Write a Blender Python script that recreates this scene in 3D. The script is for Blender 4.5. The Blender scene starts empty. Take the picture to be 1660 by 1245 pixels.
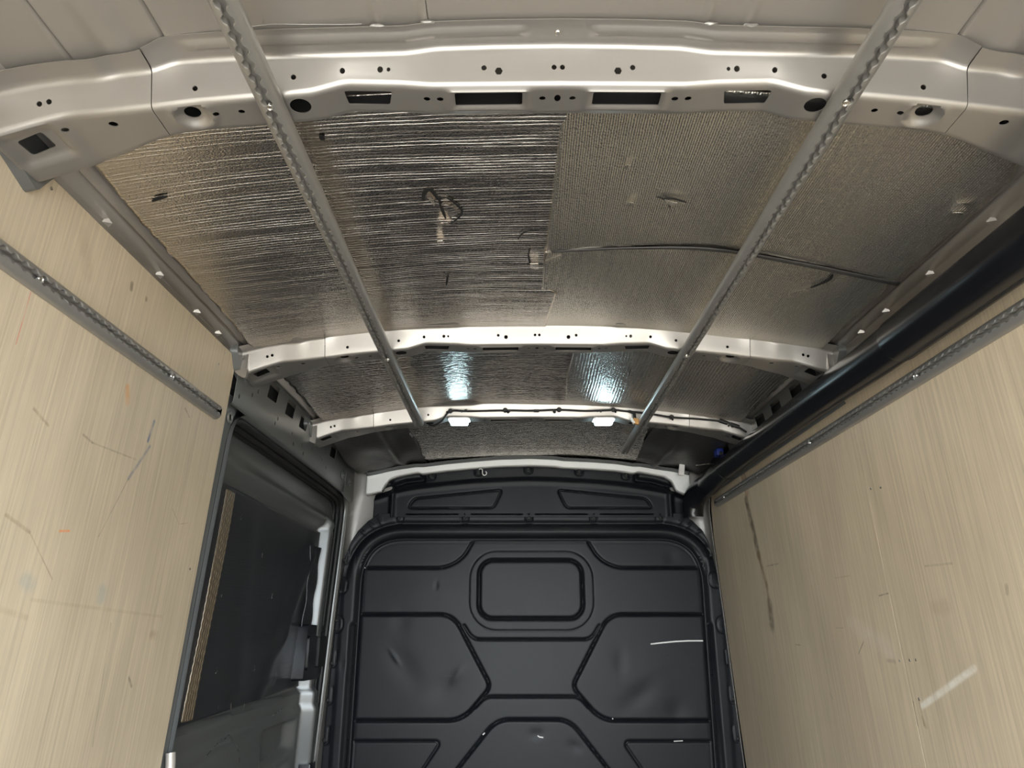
import bpy, bmesh, math, random
import numpy as np
from mathutils import Vector, Matrix
random.seed(7); rng = np.random.default_rng(7)
S = bpy.context.scene
C = S.collection
PI = math.pi

# ------------------------------------------------------------------ camera, sky, exposure
cam_d = bpy.data.cameras.new('camera'); cam = bpy.data.objects.new('camera', cam_d); C.objects.link(cam)
cam_d.sensor_fit = 'HORIZONTAL'; cam_d.sensor_width = 36.0; cam_d.lens = 36.0 * 1151.0 / 1660.0
cam_d.clip_start = 0.02
cam.location = (-0.07, 0.0, 1.15)
cam.rotation_euler = (math.radians(90 + 19.1), 0, math.radians(0.15))
S.camera = cam

w = bpy.data.worlds.new('sky'); S.world = w; w.use_nodes = True
bgn = w.node_tree.nodes['Background']
bgn.inputs['Color'].default_value = (0.86, 0.94, 1.0, 1); bgn.inputs['Strength'].default_value = 13.2

# sampling portal in the open rear doorway (gives no light of its own)
pl = bpy.data.lights.new('rear_doorway_portal', 'AREA'); pl.shape = 'RECTANGLE'; pl.size = 1.66; pl.size_y = 1.82
pl.cycles.is_portal = True
po = bpy.data.objects.new('rear_doorway_portal', pl); C.objects.link(po)
po.location = (0, -0.29, .91); po.rotation_euler = (math.radians(90), 0, 0)

S.view_settings.view_transform = 'Standard'; S.view_settings.look = 'None'
S.view_settings.gamma = 1.0; S.view_settings.use_curve_mapping = False
S.view_settings.exposure = 0.0

# ------------------------------------------------------------------ materials
def new_mat(name):
    m = bpy.data.materials.new(name); m.use_nodes = True
    nt = m.node_tree; b = nt.nodes['Principled BSDF']
    return m, nt, b
def nd(nt, t, **kw):
    n = nt.nodes.new(t)
    for k, v in kw.items(): setattr(n, k, v)
    return n
def simple(name, col, rough=0.5, metal=0.0, var=0.06, vscale=8.0, bump=0.0, bscale=200.0, rvar=0.08, coat=0.0, spec=0.5):
    m, nt, b = new_mat(name)
    tc = nd(nt, 'ShaderNodeTexCoord')
    n = nd(nt, 'ShaderNodeTexNoise'); n.inputs['Scale'].default_value = vscale; n.inputs['Detail'].default_value = 6
    nt.links.new(tc.outputs['Object'], n.inputs['Vector'])
    r = nd(nt, 'ShaderNodeMapRange'); r.inputs[3].default_value = 1 - var; r.inputs[4].default_value = 1 + var
    nt.links.new(n.outputs['Fac'], r.inputs[0])
    mx = nd(nt, 'ShaderNodeVectorMath', operation='SCALE'); mx.inputs[0].default_value = col[:3]
    nt.links.new(r.outputs[0], mx.inputs['Scale']); nt.links.new(mx.outputs[0], b.inputs['Base Color'])
    rr = nd(nt, 'ShaderNodeMapRange'); rr.inputs[3].default_value = max(0.02, rough - rvar); rr.inputs[4].default_value = rough + rvar
    nt.links.new(n.outputs['Fac'], rr.inputs[0]); nt.links.new(rr.outputs[0], b.inputs['Roughness'])
    b.inputs['Metallic'].default_value = metal
    b.inputs['Coat Weight'].default_value = coat; b.inputs['Coat Roughness'].default_value = 0.15
    b.inputs['Specular IOR Level'].default_value = spec
    if bump > 0:
        n2 = nd(nt, 'ShaderNodeTexNoise'); n2.inputs['Scale'].default_value = bscale; n2.inputs['Detail'].default_value = 3
        nt.links.new(tc.outputs['Object'], n2.inputs['Vector'])
        bp = nd(nt, 'ShaderNodeBump'); bp.inputs['Strength'].default_value = bump; bp.inputs['Distance'].default_value = 0.002
        nt.links.new(n2.outputs['Fac'], bp.inputs['Height']); nt.links.new(bp.outputs[0], b.inputs['Normal'])
    return m

M = {}
M['body'] = simple('body_paint', (0.45, 0.42, 0.39), 0.36, 0.35, 0.05, 5, rvar=.02)
M['beam'] = simple('beam_paint', (0.40, 0.38, 0.36), 0.32, 0.75, 0.04, 6, rvar=.02)
M['roof'] = simple('roof_paint', (0.30, 0.278, 0.255), 0.40, 0.3, 0.05, 4, rvar=.02)
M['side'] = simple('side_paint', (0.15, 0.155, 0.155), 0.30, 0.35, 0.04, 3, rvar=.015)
M['pillar'] = simple('pillar_paint', (0.27, 0.255, 0.238), 0.34, 0.3, 0.04, 5, rvar=.02)
M['white'] = simple('white_paint', (0.90, 0.90, 0.89), 0.45, 0.0, 0.03, 12)
M['black'] = simple('black_plastic', (0.007, 0.0075, 0.010), 0.24, 0.0, 0.10, 6)
M['rubber'] = simple('black_rubber', (0.012, 0.012, 0.013), 0.55)
M['cable'] = simple('cable_sleeve', (0.010, 0.010, 0.010), 0.7, bump=0.3, bscale=600)
M['felt'] = simple('dark_felt', (0.055, 0.053, 0.052), 0.42, 0.3, 0.2, 20, bump=0.8, bscale=70)
M['alu'] = simple('aluminium', (0.36, 0.35, 0.335), 0.36, 0.6, 0.08, 25, rvar=0.08)
M['steel'] = simple('zinc_steel', (0.62, 0.60, 0.57), 0.28, 1.0, 0.1, 40)
M['brass'] = simple('tan_plastic', (0.55, 0.30, 0.10), 0.45)
M['tape'] = simple('white_tape', (0.82, 0.80, 0.76), 0.5, 0.0, 0.12, 60, bump=0.4, bscale=150)
M['blue'] = simple('blue_plastic', (0.01, 0.03, 0.22), 0.4)
M['floor'] = simple('floor_coating', (0.21, 0.19, 0.172), 0.6, 0.0, 0.3, 7)
M['ground'] = simple('outdoor_concrete', (0.47, 0.42, 0.36), 0.9, 0.0, 0.15, 2)
M['cavity_shade'] = simple('painted_cavity_shade', (0.02, 0.02, 0.022), 0.8)  # near-black colour standing in for the shade of closed hollows
M['hollow_shade'] = simple('painted_hollow_shade', (0.02, 0.02, 0.022), 0.6)  # paints the shade inside hollow beams and rails, not a coating
M['dullfoil'] = simple('dull_foil_edge', (0.30, 0.26, 0.21), 0.34, 0.9, 0.25, 60, bump=.5, bscale=260)
M['slit'] = simple('torn_edge', (0.006, 0.006, 0.006), 0.8)
M['gasket'] = simple('edge_putty', (0.50, 0.38, 0.28), 0.6, var=0.2, vscale=60)

def mat_led():
    m, nt, b = new_mat('led_lens')
    tc = nd(nt, 'ShaderNodeTexCoord'); n = nd(nt, 'ShaderNodeTexNoise'); n.inputs['Scale'].default_value = 3
    nt.links.new(tc.outputs['Object'], n.inputs['Vector'])
    b.inputs['Base Color'].default_value = (0.9, 0.97, 1, 1); b.inputs['Roughness'].default_value = 0.3
    b.inputs['Emission Color'].default_value = (0.62, 0.90, 1.0, 1); b.inputs['Emission Strength'].default_value = 26.0
    return m
M['led'] = mat_led()

def mat_bulkhead():
    m, nt, b = new_mat('bulkhead_steel')
    tc = nd(nt, 'ShaderNodeTexCoord')
    n = nd(nt, 'ShaderNodeTexNoise'); n.inputs['Scale'].default_value = 3.0; n.inputs['Detail'].default_value = 8; n.inputs['Roughness'].default_value = 0.65
    nt.links.new(tc.outputs['Object'], n.inputs['Vector'])
    cr = nd(nt, 'ShaderNodeValToRGB')
    cr.color_ramp.elements[0].position = 0.3; cr.color_ramp.elements[0].color = (0.007, 0.0082, 0.0105, 1)
    cr.color_ramp.elements[1].position = 0.75; cr.color_ramp.elements[1].color = (0.012, 0.0135, 0.017, 1)
    nt.links.new(n.outputs['Fac'], cr.inputs[0])
    # a few fine pale scuffs
    mp = nd(nt, 'ShaderNodeMapping'); mp.inputs['Scale'].default_value = (9, 1, 60); mp.inputs['Rotation'].default_value = (0, 0.5, 0)
    nt.links.new(tc.outputs['Object'], mp.inputs[0])
    n2 = nd(nt, 'ShaderNodeTexNoise'); n2.inputs['Scale'].default_value = 1.0; n2.inputs['Detail'].default_value = 4
    nt.links.new(mp.outputs[0], n2.inputs['Vector'])
    mr = nd(nt, 'ShaderNodeMapRange'); mr.inputs[1].default_value = 0.69; mr.inputs[2].default_value = 0.76; mr.inputs[4].default_value = 0.35
    nt.links.new(n2.outputs['Fac'], mr.inputs[0])
    mx = nd(nt, 'ShaderNodeMix', data_type='RGBA'); mx.inputs['B'].default_value = (0.045, 0.047, 0.05, 1)
    nt.links.new(mr.outputs[0], mx.inputs['Factor']); nt.links.new(cr.outputs[0], mx.inputs['A'])
    nt.links.new(mx.outputs['Result'], b.inputs['Base Color'])
    r = nd(nt, 'ShaderNodeMapRange'); r.inputs[3].default_value = 0.33; r.inputs[4].default_value = 0.44
    nt.links.new(n.outputs['Fac'], r.inputs[0]); nt.links.new(r.outputs[0], b.inputs['Roughness']); b.inputs['Specular IOR Level'].default_value = 0.21
    return m
M['bulk'] = mat_bulkhead()

def mat_foil(name, kind):
    m, nt, b = new_mat(name)
    tc = nd(nt, 'ShaderNodeTexCoord')
    def noise(scale, sc, detail=3, dist=0.0, rot=(0, 0, 0)):
        mp = nd(nt, 'ShaderNodeMapping'); mp.inputs['Scale'].default_value = scale; mp.inputs['Rotation'].default_value = rot
        nt.links.new(tc.outputs['Object'], mp.inputs[0])
        n = nd(nt, 'ShaderNodeTexNoise'); n.inputs['Scale'].default_value = sc; n.inputs['Detail'].default_value = detail
        n.inputs['Distortion'].default_value = dist
        nt.links.new(mp.outputs[0], n.inputs['Vector']); return n
    b.inputs['Metallic'].default_value = 1.0
    if kind in ('crinkle', 'crumple'):
        cp = kind == 'crumple'
        b.inputs['Base Color'].default_value = (0.80, 0.745, 0.68, 1); b.inputs['Roughness'].default_value = 0.22
        def mth(op, a, b_=None, c_=None):
            n = nd(nt, 'ShaderNodeMath', operation=op)
            for k, v in enumerate((a, b_, c_)):
                if v is None: continue
                if isinstance(v, (int, float)): n.inputs[k].default_value = v
                else: nt.links.new(v, n.inputs[k])
            return n.outputs[0]
        sp = nd(nt, 'ShaderNodeSeparateXYZ'); nt.links.new(tc.outputs['Object'], sp.inputs[0])
        wob = noise((1.6, 6.0, 1), 1.0, 3); wob2 = noise((14.0, 70.0, 1), 1.0, 2); amp = noise((2.5, 45.0, 1), 1.0, 2)
        ph = mth('MULTIPLY_ADD', sp.outputs['Y'], 1 / (0.0095 if not cp else 0.021), mth('MULTIPLY', wob.outputs['Fac'], 3.0))
        ph = mth('ADD', ph, mth('MULTIPLY', wob2.outputs['Fac'], 0.7))
        sn = mth('SINE', mth('MULTIPLY', ph, 2 * PI))
        rg = nd(nt, 'ShaderNodeMapRange'); rg.interpolation_type = 'SMOOTHSTEP'; rg.inputs[1].default_value = 0.35; rg.inputs[2].default_value = 1.0
        nt.links.new(sn, rg.inputs[0])
        am = nd(nt, 'ShaderNodeMapRange'); am.inputs[1].default_value = 0.38; am.inputs[2].default_value = 0.58; am.inputs[3].default_value = 0.15; am.inputs[4].default_value = 1.0
        nt.links.new(amp.outputs['Fac'], am.inputs[0])
        ridge = mth('MULTIPLY', rg.outputs[0], am.outputs[0])
        fine = noise((0.7, 1, 1) if not cp else (0.6, 1, 1), 330.0 if not cp else 85.0, 1 if not cp else 3); broad = noise((1, 2, 1), 10.0, 2)
        h = mth('ADD', ridge, mth('MULTIPLY', fine.outputs['Fac'], 0.75 if not cp else 3.2))
        h = mth('ADD', h, mth('MULTIPLY', broad.outputs['Fac'], 1.0))
        bp = nd(nt, 'ShaderNodeBump'); bp.inputs['Strength'].default_value = 0.85; bp.inputs['Distance'].default_value = 0.0012
        nt.links.new(h, bp.inputs['Height'])
    elif kind in ('weave', 'coarse'):
        cw = kind == 'coarse'
        b.inputs['Metallic'].default_value = 0.93; b.inputs['Base Color'].default_value = (0.80, 0.765, 0.70, 1); b.inputs['Roughness'].default_value = 0.27
        mp = nd(nt, 'ShaderNodeMapping'); mp.inputs['Scale'].default_value = (1, 0.12, 1); mp.inputs['Rotation'].default_value = (0, 0, 0.10)
        nt.links.new(tc.outputs['Object'], mp.inputs[0])
        wv = nd(nt, 'ShaderNodeTexWave'); wv.inputs['Scale'].default_value = 68.0 if not cw else 30.0; wv.inputs['Distortion'].default_value = 2.5; wv.inputs['Detail'].default_value = 2
        wv.bands_direction = 'X'
        nt.links.new(mp.outputs[0], wv.inputs['Vector'])
        n2 = noise((1, 0.6, 1), 300.0 if not cw else 110.0, 1 if not cw else 3); n3 = noise((1, 1, 1), 7.0, 2)
        s1 = nd(nt, 'ShaderNodeMath', operation='MULTIPLY_ADD'); s1.inputs[1].default_value = 1.9 if not cw else 3.4
        nt.links.new(n2.outputs['Fac'], s1.inputs[0]); nt.links.new(wv.outputs['Fac'], s1.inputs[2])
        s2 = nd(nt, 'ShaderNodeMath', operation='MULTIPLY_ADD'); s2.inputs[1].default_value = 3.5
        nt.links.new(n3.outputs['Fac'], s2.inputs[0]); nt.links.new(s1.outputs[0], s2.inputs[2])
        bp = nd(nt, 'ShaderNodeBump'); bp.inputs['Strength'].default_value = 0.75; bp.inputs['Distance'].default_value = 0.0009
        nt.links.new(s2.outputs[0], bp.inputs['Height'])
    else:   # dark sheet on the sliding door
        b.inputs['Base Color'].default_value = (0.13, 0.133, 0.145, 1); b.inputs['Roughness'].default_value = 0.36
        b.inputs['Metallic'].default_value = 0.85
        mp = nd(nt, 'ShaderNodeMapping'); mp.inputs['Scale'].default_value = (1, 1.2, 40)
        nt.links.new(tc.outputs['Object'], mp.inputs[0])
        n1 = nd(nt, 'ShaderNodeTexNoise'); n1.inputs['Scale'].default_value = 5.0; n1.inputs['Detail'].default_value = 2
        nt.links.new(mp.outputs[0], n1.inputs['Vector'])
        n3 = noise((1, 1, 0.6), 3.0, 2)
        s2 = nd(nt, 'ShaderNodeMath', operation='MULTIPLY_ADD'); s2.inputs[1].default_value = 6.0
        nt.links.new(n3.outputs['Fac'], s2.inputs[0]); nt.links.new(n1.outputs['Fac'], s2.inputs[2])
        bp = nd(nt, 'ShaderNodeBump'); bp.inputs['Strength'].default_value = 0.35; bp.inputs['Distance'].default_value = 0.002
        nt.links.new(s2.outputs[0], bp.inputs['Height'])
    nt.links.new(bp.outputs[0], b.inputs['Normal'])
    return m
M['foil'] = mat_foil('crinkled_foil', 'crinkle'); M['crumple'] = mat_foil('crumpled_foil', 'crumple'); M['weave'] = mat_foil('woven_foil', 'weave'); M['coarse'] = mat_foil('coarse_woven_foil', 'coarse'); M['darkfoil'] = mat_foil('dark_foil', 'door')

def mat_ply(name, base, marks, seed):
    """plywood face: vertical grain; marks = list of ((y,z),(y,z), half width, colour, strength) worn into the surface"""
    m, nt, b = new_mat(name)
    tc = nd(nt, 'ShaderNodeTexCoord'); L = nt.links
    def tex(scale, sc, detail=5, rough=0.6):
        mp = nd(nt, 'ShaderNodeMapping'); mp.inputs['Scale'].default_value = scale; mp.inputs['Location'].default_value = (seed, seed, seed)
        L.new(tc.outputs['Object'], mp.inputs[0])
        n = nd(nt, 'ShaderNodeTexNoise'); n.inputs['Scale'].default_value = sc; n.inputs['Detail'].default_value = detail; n.inputs['Roughness'].default_value = rough
        L.new(mp.outputs[0], n.inputs['Vector']); return n
    g1 = tex((1, 60, 1.0), 2.2, 6, 0.7); g2 = tex((1, 1, 0.45), 2.2, 5, 0.6); g3 = tex((1, 150, 3.0), 2.0, 3)
    cr = nd(nt, 'ShaderNodeValToRGB')
    e = cr.color_ramp.elements
    d = Vector(base)
    e[0].position = 0.28; e[0].color = (*(d * 0.74), 1)
    e[1].position = 0.62; e[1].color = (*(d * 1.04), 1)
    L.new(g1.outputs['Fac'], cr.inputs[0])
    c = cr.outputs[0]
    r2 = nd(nt, 'ShaderNodeMapRange'); r2.inputs[1].default_value = 0.3; r2.inputs[2].default_value = 0.7; r2.inputs[3].default_value = 0.80; r2.inputs[4].default_value = 1.06
    L.new(g2.outputs['Fac'], r2.inputs[0])
    s = nd(nt, 'ShaderNodeVectorMath', operation='SCALE'); L.new(c, s.inputs[0]); L.new(r2.outputs[0], s.inputs['Scale']); c = s.outputs[0]
    # dark pores
    r3 = nd(nt, 'ShaderNodeMapRange'); r3.inputs[1].default_value = 0.66; r3.inputs[2].default_value = 0.80; r3.inputs[3].default_value = 1.0; r3.inputs[4].default_value = 0.62
    L.new(g3.outputs['Fac'], r3.inputs[0])
    s = nd(nt, 'ShaderNodeVectorMath', operation='SCALE'); L.new(c, s.inputs[0]); L.new(r3.outputs[0], s.inputs['Scale']); c = s.outputs[0]
    wob = tex((1, 1, 1), 30, 4)
    for (a, bb, hw, col, st) in marks:
        A = Vector((0, a[0], a[1])); B = Vector((0, bb[0], bb[1])); BA = B - A
        mm = nd(nt, 'ShaderNodeVectorMath', operation='MULTIPLY'); mm.inputs[1].default_value = (0, 1, 1); L.new(tc.outputs['Object'], mm.inputs[0])
        pa = nd(nt, 'ShaderNodeVectorMath', operation='SUBTRACT'); pa.inputs[1].default_value = A; L.new(mm.outputs[0], pa.inputs[0])
        dt = nd(nt, 'ShaderNodeVectorMath', operation='DOT_PRODUCT'); dt.inputs[1].default_value = BA / max(BA.length_squared, 1e-9); L.new(pa.outputs[0], dt.inputs[0])
        cl = nd(nt, 'ShaderNodeClamp'); L.new(dt.outputs['Value'], cl.inputs[0])
        sc = nd(nt, 'ShaderNodeVectorMath', operation='SCALE'); sc.inputs[0].default_value = BA; L.new(cl.outputs[0], sc.inputs['Scale'])
        sb = nd(nt, 'ShaderNodeVectorMath', operation='SUBTRACT'); L.new(pa.outputs[0], sb.inputs[0]); L.new(sc.outputs[0], sb.inputs[1])
        ln = nd(nt, 'ShaderNodeVectorMath', operation='LENGTH'); L.new(sb.outputs[0], ln.inputs[0])
        mr = nd(nt, 'ShaderNodeMapRange'); mr.interpolation_type = 'SMOOTHSTEP'
        mr.inputs[1].default_value = hw * 0.3; mr.inputs[2].default_value = hw * 1.3; mr.inputs[3].default_value = st; mr.inputs[4].default_value = 0.0
        L.new(ln.outputs['Value'], mr.inputs[0])
        ml = nd(nt, 'ShaderNodeMath', operation='MULTIPLY'); L.new(mr.outputs[0], ml.inputs[0])
        wr = nd(nt, 'ShaderNodeMapRange'); wr.inputs[1].default_value = 0.35; wr.inputs[2].default_value = 0.6; wr.inputs[3].default_value = 0.35; L.new(wob.outputs['Fac'], wr.inputs[0])
        L.new(wr.outputs[0], ml.inputs[1])
        mx = nd(nt, 'ShaderNodeMix', data_type='RGBA'); mx.inputs['B'].default_value = (*col, 1)
        L.new(ml.outputs[0], mx.inputs['Factor']); L.new(c, mx.inputs['A']); c = mx.outputs['Result']
    L.new(c, b.inputs['Base Color'])
    b.inputs['Roughness'].default_value = 0.42
    bp = nd(nt, 'ShaderNodeBump'); bp.inputs['Strength'].default_value = 0.12; bp.inputs['Distance'].default_value = 0.001
    L.new(g1.outputs['Fac'], bp.inputs['Height']); L.new(bp.outputs[0], b.inputs['Normal'])
    return m
DK = (0.10, 0.075, 0.05); BR = (0.27, 0.19, 0.11); WH = (0.80, 0.76, 0.68); BL = (0.05, 0.10, 0.22); TEAL = (0.25, 0.33, 0.35)
marksL = [((1.437,1.640),(1.45,1.612),0.010,(0.55,0.27,0.10),0.8), ((1.365,1.85),(1.367,1.84),0.007,DK,0.6), ((1.429,1.847),(1.43,1.845),0.006,DK,0.6),
  ((1.573,1.604),(1.565,1.556),0.005,BL,0.85), ((1.578,1.546),(1.52,1.46),0.005,BL,0.5), ((1.52,1.46),(1.459,1.329),0.002,DK,0.5),
  ((1.329,1.507),(1.364,1.5),0.003,DK,0.5), ((1.364,1.5),(1.532,1.505),0.0022,DK,0.35), ((1.093,1.695),(1.094,1.60),0.0012,(0.6,0.12,0.08),0.7),
  ((1.331,1.323),(1.359,1.327),0.0025,(0.75,0.25,0.08),0.8), ((1.181,1.33),(1.249,1.311),0.004,BR,0.6), ((1.249,1.311),(1.345,1.237),0.0018,BR,0.5),
  ((1.517,1.225),(1.52,1.213),0.018,TEAL,0.45), ((1.27,1.232),(1.29,1.223),0.018,TEAL,0.3), ((1.765,1.14),(1.79,1.138),0.012,BR,0.45),
  ((1.177,1.513),(1.224,1.496),0.0035,BR,0.6), ((1.704,1.676),(1.735,1.662),0.003,DK,0.6), ((1.577,1.164),(1.609,0.925),0.0014,DK,0.45),
  ((1.744,1.43),(1.792,1.40),0.0013,DK,0.4), ((1.792,1.40),(1.841,1.41),0.0013,DK,0.4), ((1.30,1.20),(1.80,1.18),0.004,BR,0.22), ((1.12,1.20),(1.30,1.17),0.006,BR,0.25),
  ((1.18,1.86),(1.22,1.80),0.020,BR,0.25), ((1.70,1.05),(1.72,1.03),0.004,DK,0.6)]
marksR = [((2.951,1.66),(2.903,1.432),0.026,DK,0.85), ((2.903,1.432),(2.867,1.311),0.018,BR,0.85), ((2.867,1.24),(2.881,1.17),0.032,DK,0.7), ((2.867,1.311),(2.87,1.22),0.012,BR,0.5),
  ((2.966,1.80),(2.93,1.69),0.026,(0.34,0.17,0.10),0.65), ((2.93,1.78),(2.90,1.72),0.012,DK,0.6), ((2.99,1.77),(2.97,1.70),0.012,WH,0.6),
  ((1.904,0.973),(1.65,1.072),0.009,WH,0.85), ((2.144,1.119),(2.19,1.085),0.0022,DK,0.75), ((2.311,1.156),(2.259,1.155),0.0016,DK,0.5),
  ((2.002,1.237),(1.95,1.241),0.0022,DK,0.7), ((2.832,1.383),(2.704,1.381),0.004,DK,0.45), ((1.749,1.294),(1.64,1.291),0.003,DK,0.4), ((2.666,1.101),(2.621,1.10),0.003,DK,0.4),
  ((1.478,1.233),(1.482,1.22),0.006,DK,0.4), ((1.94,0.98),(1.942,0.925),0.002,DK,0.6), ((1.912,0.985),(1.911,0.93),0.003,BR,0.7), ((1.912,0.945),(1.905,0.93),0.008,BR,0.5),
  ((2.03,1.073),(1.99,1.072),0.006,DK,0.35), ((2.2,1.17),(2.0,1.10),0.030,WH,0.16), ((2.25,1.30),(2.15,1.30),0.003,BR,0.3), ((2.44,0.96),(2.43,0.945),0.003,DK,0.7),
  ((1.75,1.20),(1.70,1.20),0.02,BR,0.22), ((3.15,0.92),(3.16,0.55),0.0013,DK,0.5)]
M['plyL'] = mat_ply('plywood_a', (0.635, 0.535, 0.395), marksL, 0.0)
M['plyR'] = mat_ply('plywood_b', (0.66, 0.55, 0.40), marksR, 3.7)

# ------------------------------------------------------------------ mesh helpers
def link(o, parent=None):
    C.objects.link(o)
    if parent is not None: o.parent = parent
    return o
def shade(me, ang=32):
    if len(me.polygons):
        me.polygons.foreach_set('use_smooth', [True] * len(me.polygons)); me.set_sharp_from_angle(angle=math.radians(ang))
def mk(name, V_, F_, mat, parent=None, ang=32):
    me = bpy.data.meshes.new(name); me.from_pydata([tuple(map(float, v)) for v in V_], [], F_); me.update(); me.validate()
    shade(me, ang)
    if mat: me.materials.append(M[mat])
    return link(bpy.data.objects.new(name, me), parent)
def mk_bm(name, bm, mat, parent=None, ang=32):
    me = bpy.data.meshes.new(name); bmesh.ops.recalc_face_normals(bm, faces=bm.faces); bm.to_mesh(me); bm.free(); shade(me, ang)
    me.materials.append(M[mat]); return link(bpy.data.objects.new(name, me), parent)
def tag(o, label, cat, group=None):
    o['label'] = label; o['category'] = cat
    if group: o['group'] = group
    return o
def struct(o): o['kind'] = 'structure'; return o
def empty(name, loc=(0, 0, 0)):
    o = bpy.data.objects.new(name, None); o.empty_display_size = 0.05; o.location = loc; return link(o)
def grid(name, P, mat, parent=None, ang=40, thick=0.0):
    """P: array (n,m,3) of surface points; thick>0 adds a solidify so the sheet has real thickness"""
    n, m_ = P.shape[:2]
    me = bpy.data.meshes.new(name)
    idx = np.arange(n * m_).reshape(n, m_)
    q = np.stack([idx[:-1, :-1], idx[1:, :-1], idx[1:, 1:], idx[:-1, 1:]], -1).reshape(-1, 4)
    me.vertices.add(n * m_); me.vertices.foreach_set('co', P.reshape(-1).astype(np.float32))
    me.loops.add(q.size); me.loops.foreach_set('vertex_index', q.reshape(-1).astype(np.int32))
    me.polygons.add(len(q)); me.polygons.foreach_set('loop_start', np.arange(0, q.size, 4, dtype=np.int32))
    me.update(calc_edges=True); me.validate(); shade(me, ang)
    me.materials.append(M[mat]); o = link(bpy.data.objects.new(name, me), parent)
    if thick:
        md = o.modifiers.new('thickness', 'SOLIDIFY'); md.thickness = thick; md.offset = 0
    return o
def prism(bm, pts, axis, a, b):
    """extrude the polygon pts (2D) between a and b along axis: 'x' (pts=y,z) 'y' (pts=x,z) 'z' (pts=x,y)"""
    def P(p, t):
        return {'x': (t, p[0], p[1]), 'y': (p[0], t, p[1]), 'z': (p[0], p[1], t)}[axis]
    v0 = [bm.verts.new(P(p, a)) for p in pts]; v1 = [bm.verts.new(P(p, b)) for p in pts]
    n = len(pts); bm.faces.new(v0); bm.faces.new(v1[::-1])
    for i in range(n): bm.faces.new((v0[i], v0[(i + 1) % n], v1[(i + 1) % n], v1[i]))
def box(name, c, s, mat, parent=None, bev=0.003, rot=(0, 0, 0)):
    bm = bmesh.new(); bmesh.ops.create_cube(bm, size=1.0)
    for v in bm.verts: v.co = Vector((v.co.x * s[0], v.co.y * s[1], v.co.z * s[2]))
    if bev: bmesh.ops.bevel(bm, geom=list(bm.edges), offset=bev, segments=2, affect='EDGES', profile=0.7)
    R = Matrix.Rotation(rot[2], 3, 'Z') @ Matrix.Rotation(rot[1], 3, 'Y') @ Matrix.Rotation(rot[0], 3, 'X')
    for v in bm.verts: v.co = R @ v.co + Vector(c)
    return mk_bm(name, bm, mat, parent)
def circ(cx, cy, rx, ry=None, n=16, a0=0.0):
    ry = rx if ry is None else ry
    return [(cx + rx * math.cos(a0 + 2 * PI * i / n), cy + ry * math.sin(a0 + 2 * PI * i / n)) for i in range(n)]
def rrect(x0, x1, y0, y1, r, n=4):
    o = []
    for cx, cy, a in ((x1 - r, y1 - r, 0), (x0 + r, y1 - r, PI / 2), (x0 + r, y0 + r, PI), (x1 - r, y0 + r, 1.5 * PI)):
        for i in range(n + 1):
            t = a + PI / 2 * i / n; o.append((cx + r * math.cos(t), cy + r * math.sin(t)))
    return o
def round_poly(pts, r, n=5, closed=True):
    out = []; N = len(pts)
    for i, p in enumerate(pts):
        if not closed and i in (0, N - 1): out.append(tuple(p)); continue
        rr = r[i] if isinstance(r, (list, tuple)) else r
        p = Vector(p); a = Vector(pts[i - 1]) - p; b = Vector(pts[(i + 1) % N]) - p
        la, lb = a.length, b.length; k = min(rr, la * 0.48, lb * 0.48)
        A = p + a.normalized() * k; B = p + b.normalized() * k
        for j in range(n + 1):
            t = j / n; q = A * (1 - t) ** 2 + p * 2 * t * (1 - t) + B * t * t; out.append((q.x, q.y))
    return out
def tube(name, pts, r, mat, parent=None, seg=10, caps=True, radii=None):
    pts = [Vector(p) for p in pts]; V_, F_ = [], []
    up = Vector((0, 0, 1))
    for i, p in enumerate(pts):
        t = (pts[min(i + 1, len(pts) - 1)] - pts[max(i - 1, 0)]).normalized()
        s = t.cross(up); s = s.normalized() if s.length > 1e-3 else Vector((1, 0, 0)); u = s.cross(t).normalized()
        rr = radii[i] if radii else r
        for k in range(seg):
            a = 2 * PI * k / seg; V_.append(p + s * (rr * math.cos(a)) + u * (rr * math.sin(a)))
    for i in range(len(pts) - 1):
        for k in range(seg):
            F_.append((i * seg + k, i * seg + (k + 1) % seg, (i + 1) * seg + (k + 1) % seg, (i + 1) * seg + k))
    if caps:
        F_.append(tuple(range(seg))[::-1]); F_.append(tuple((len(pts) - 1) * seg + k for k in range(seg)))
    return mk(name, V_, F_, mat, parent, 50)
def spline(pts, n=8):
    """Catmull-Rom through 3D points"""
    P = [Vector(p) for p in pts]; P = [P[0]] + P + [P[-1]]; out = []
    for i in range(1, len(P) - 2):
        for j in range(n):
            t = j / n; a, b, c, d = P[i - 1:i + 3]
            out.append(0.5 * ((2 * b) + (c - a) * t + (2 * a - 5 * b + 4 * c - d) * t * t + (3 * b - a - 3 * c + d) * t ** 3))
    out.append(P[-2]); return out
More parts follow.
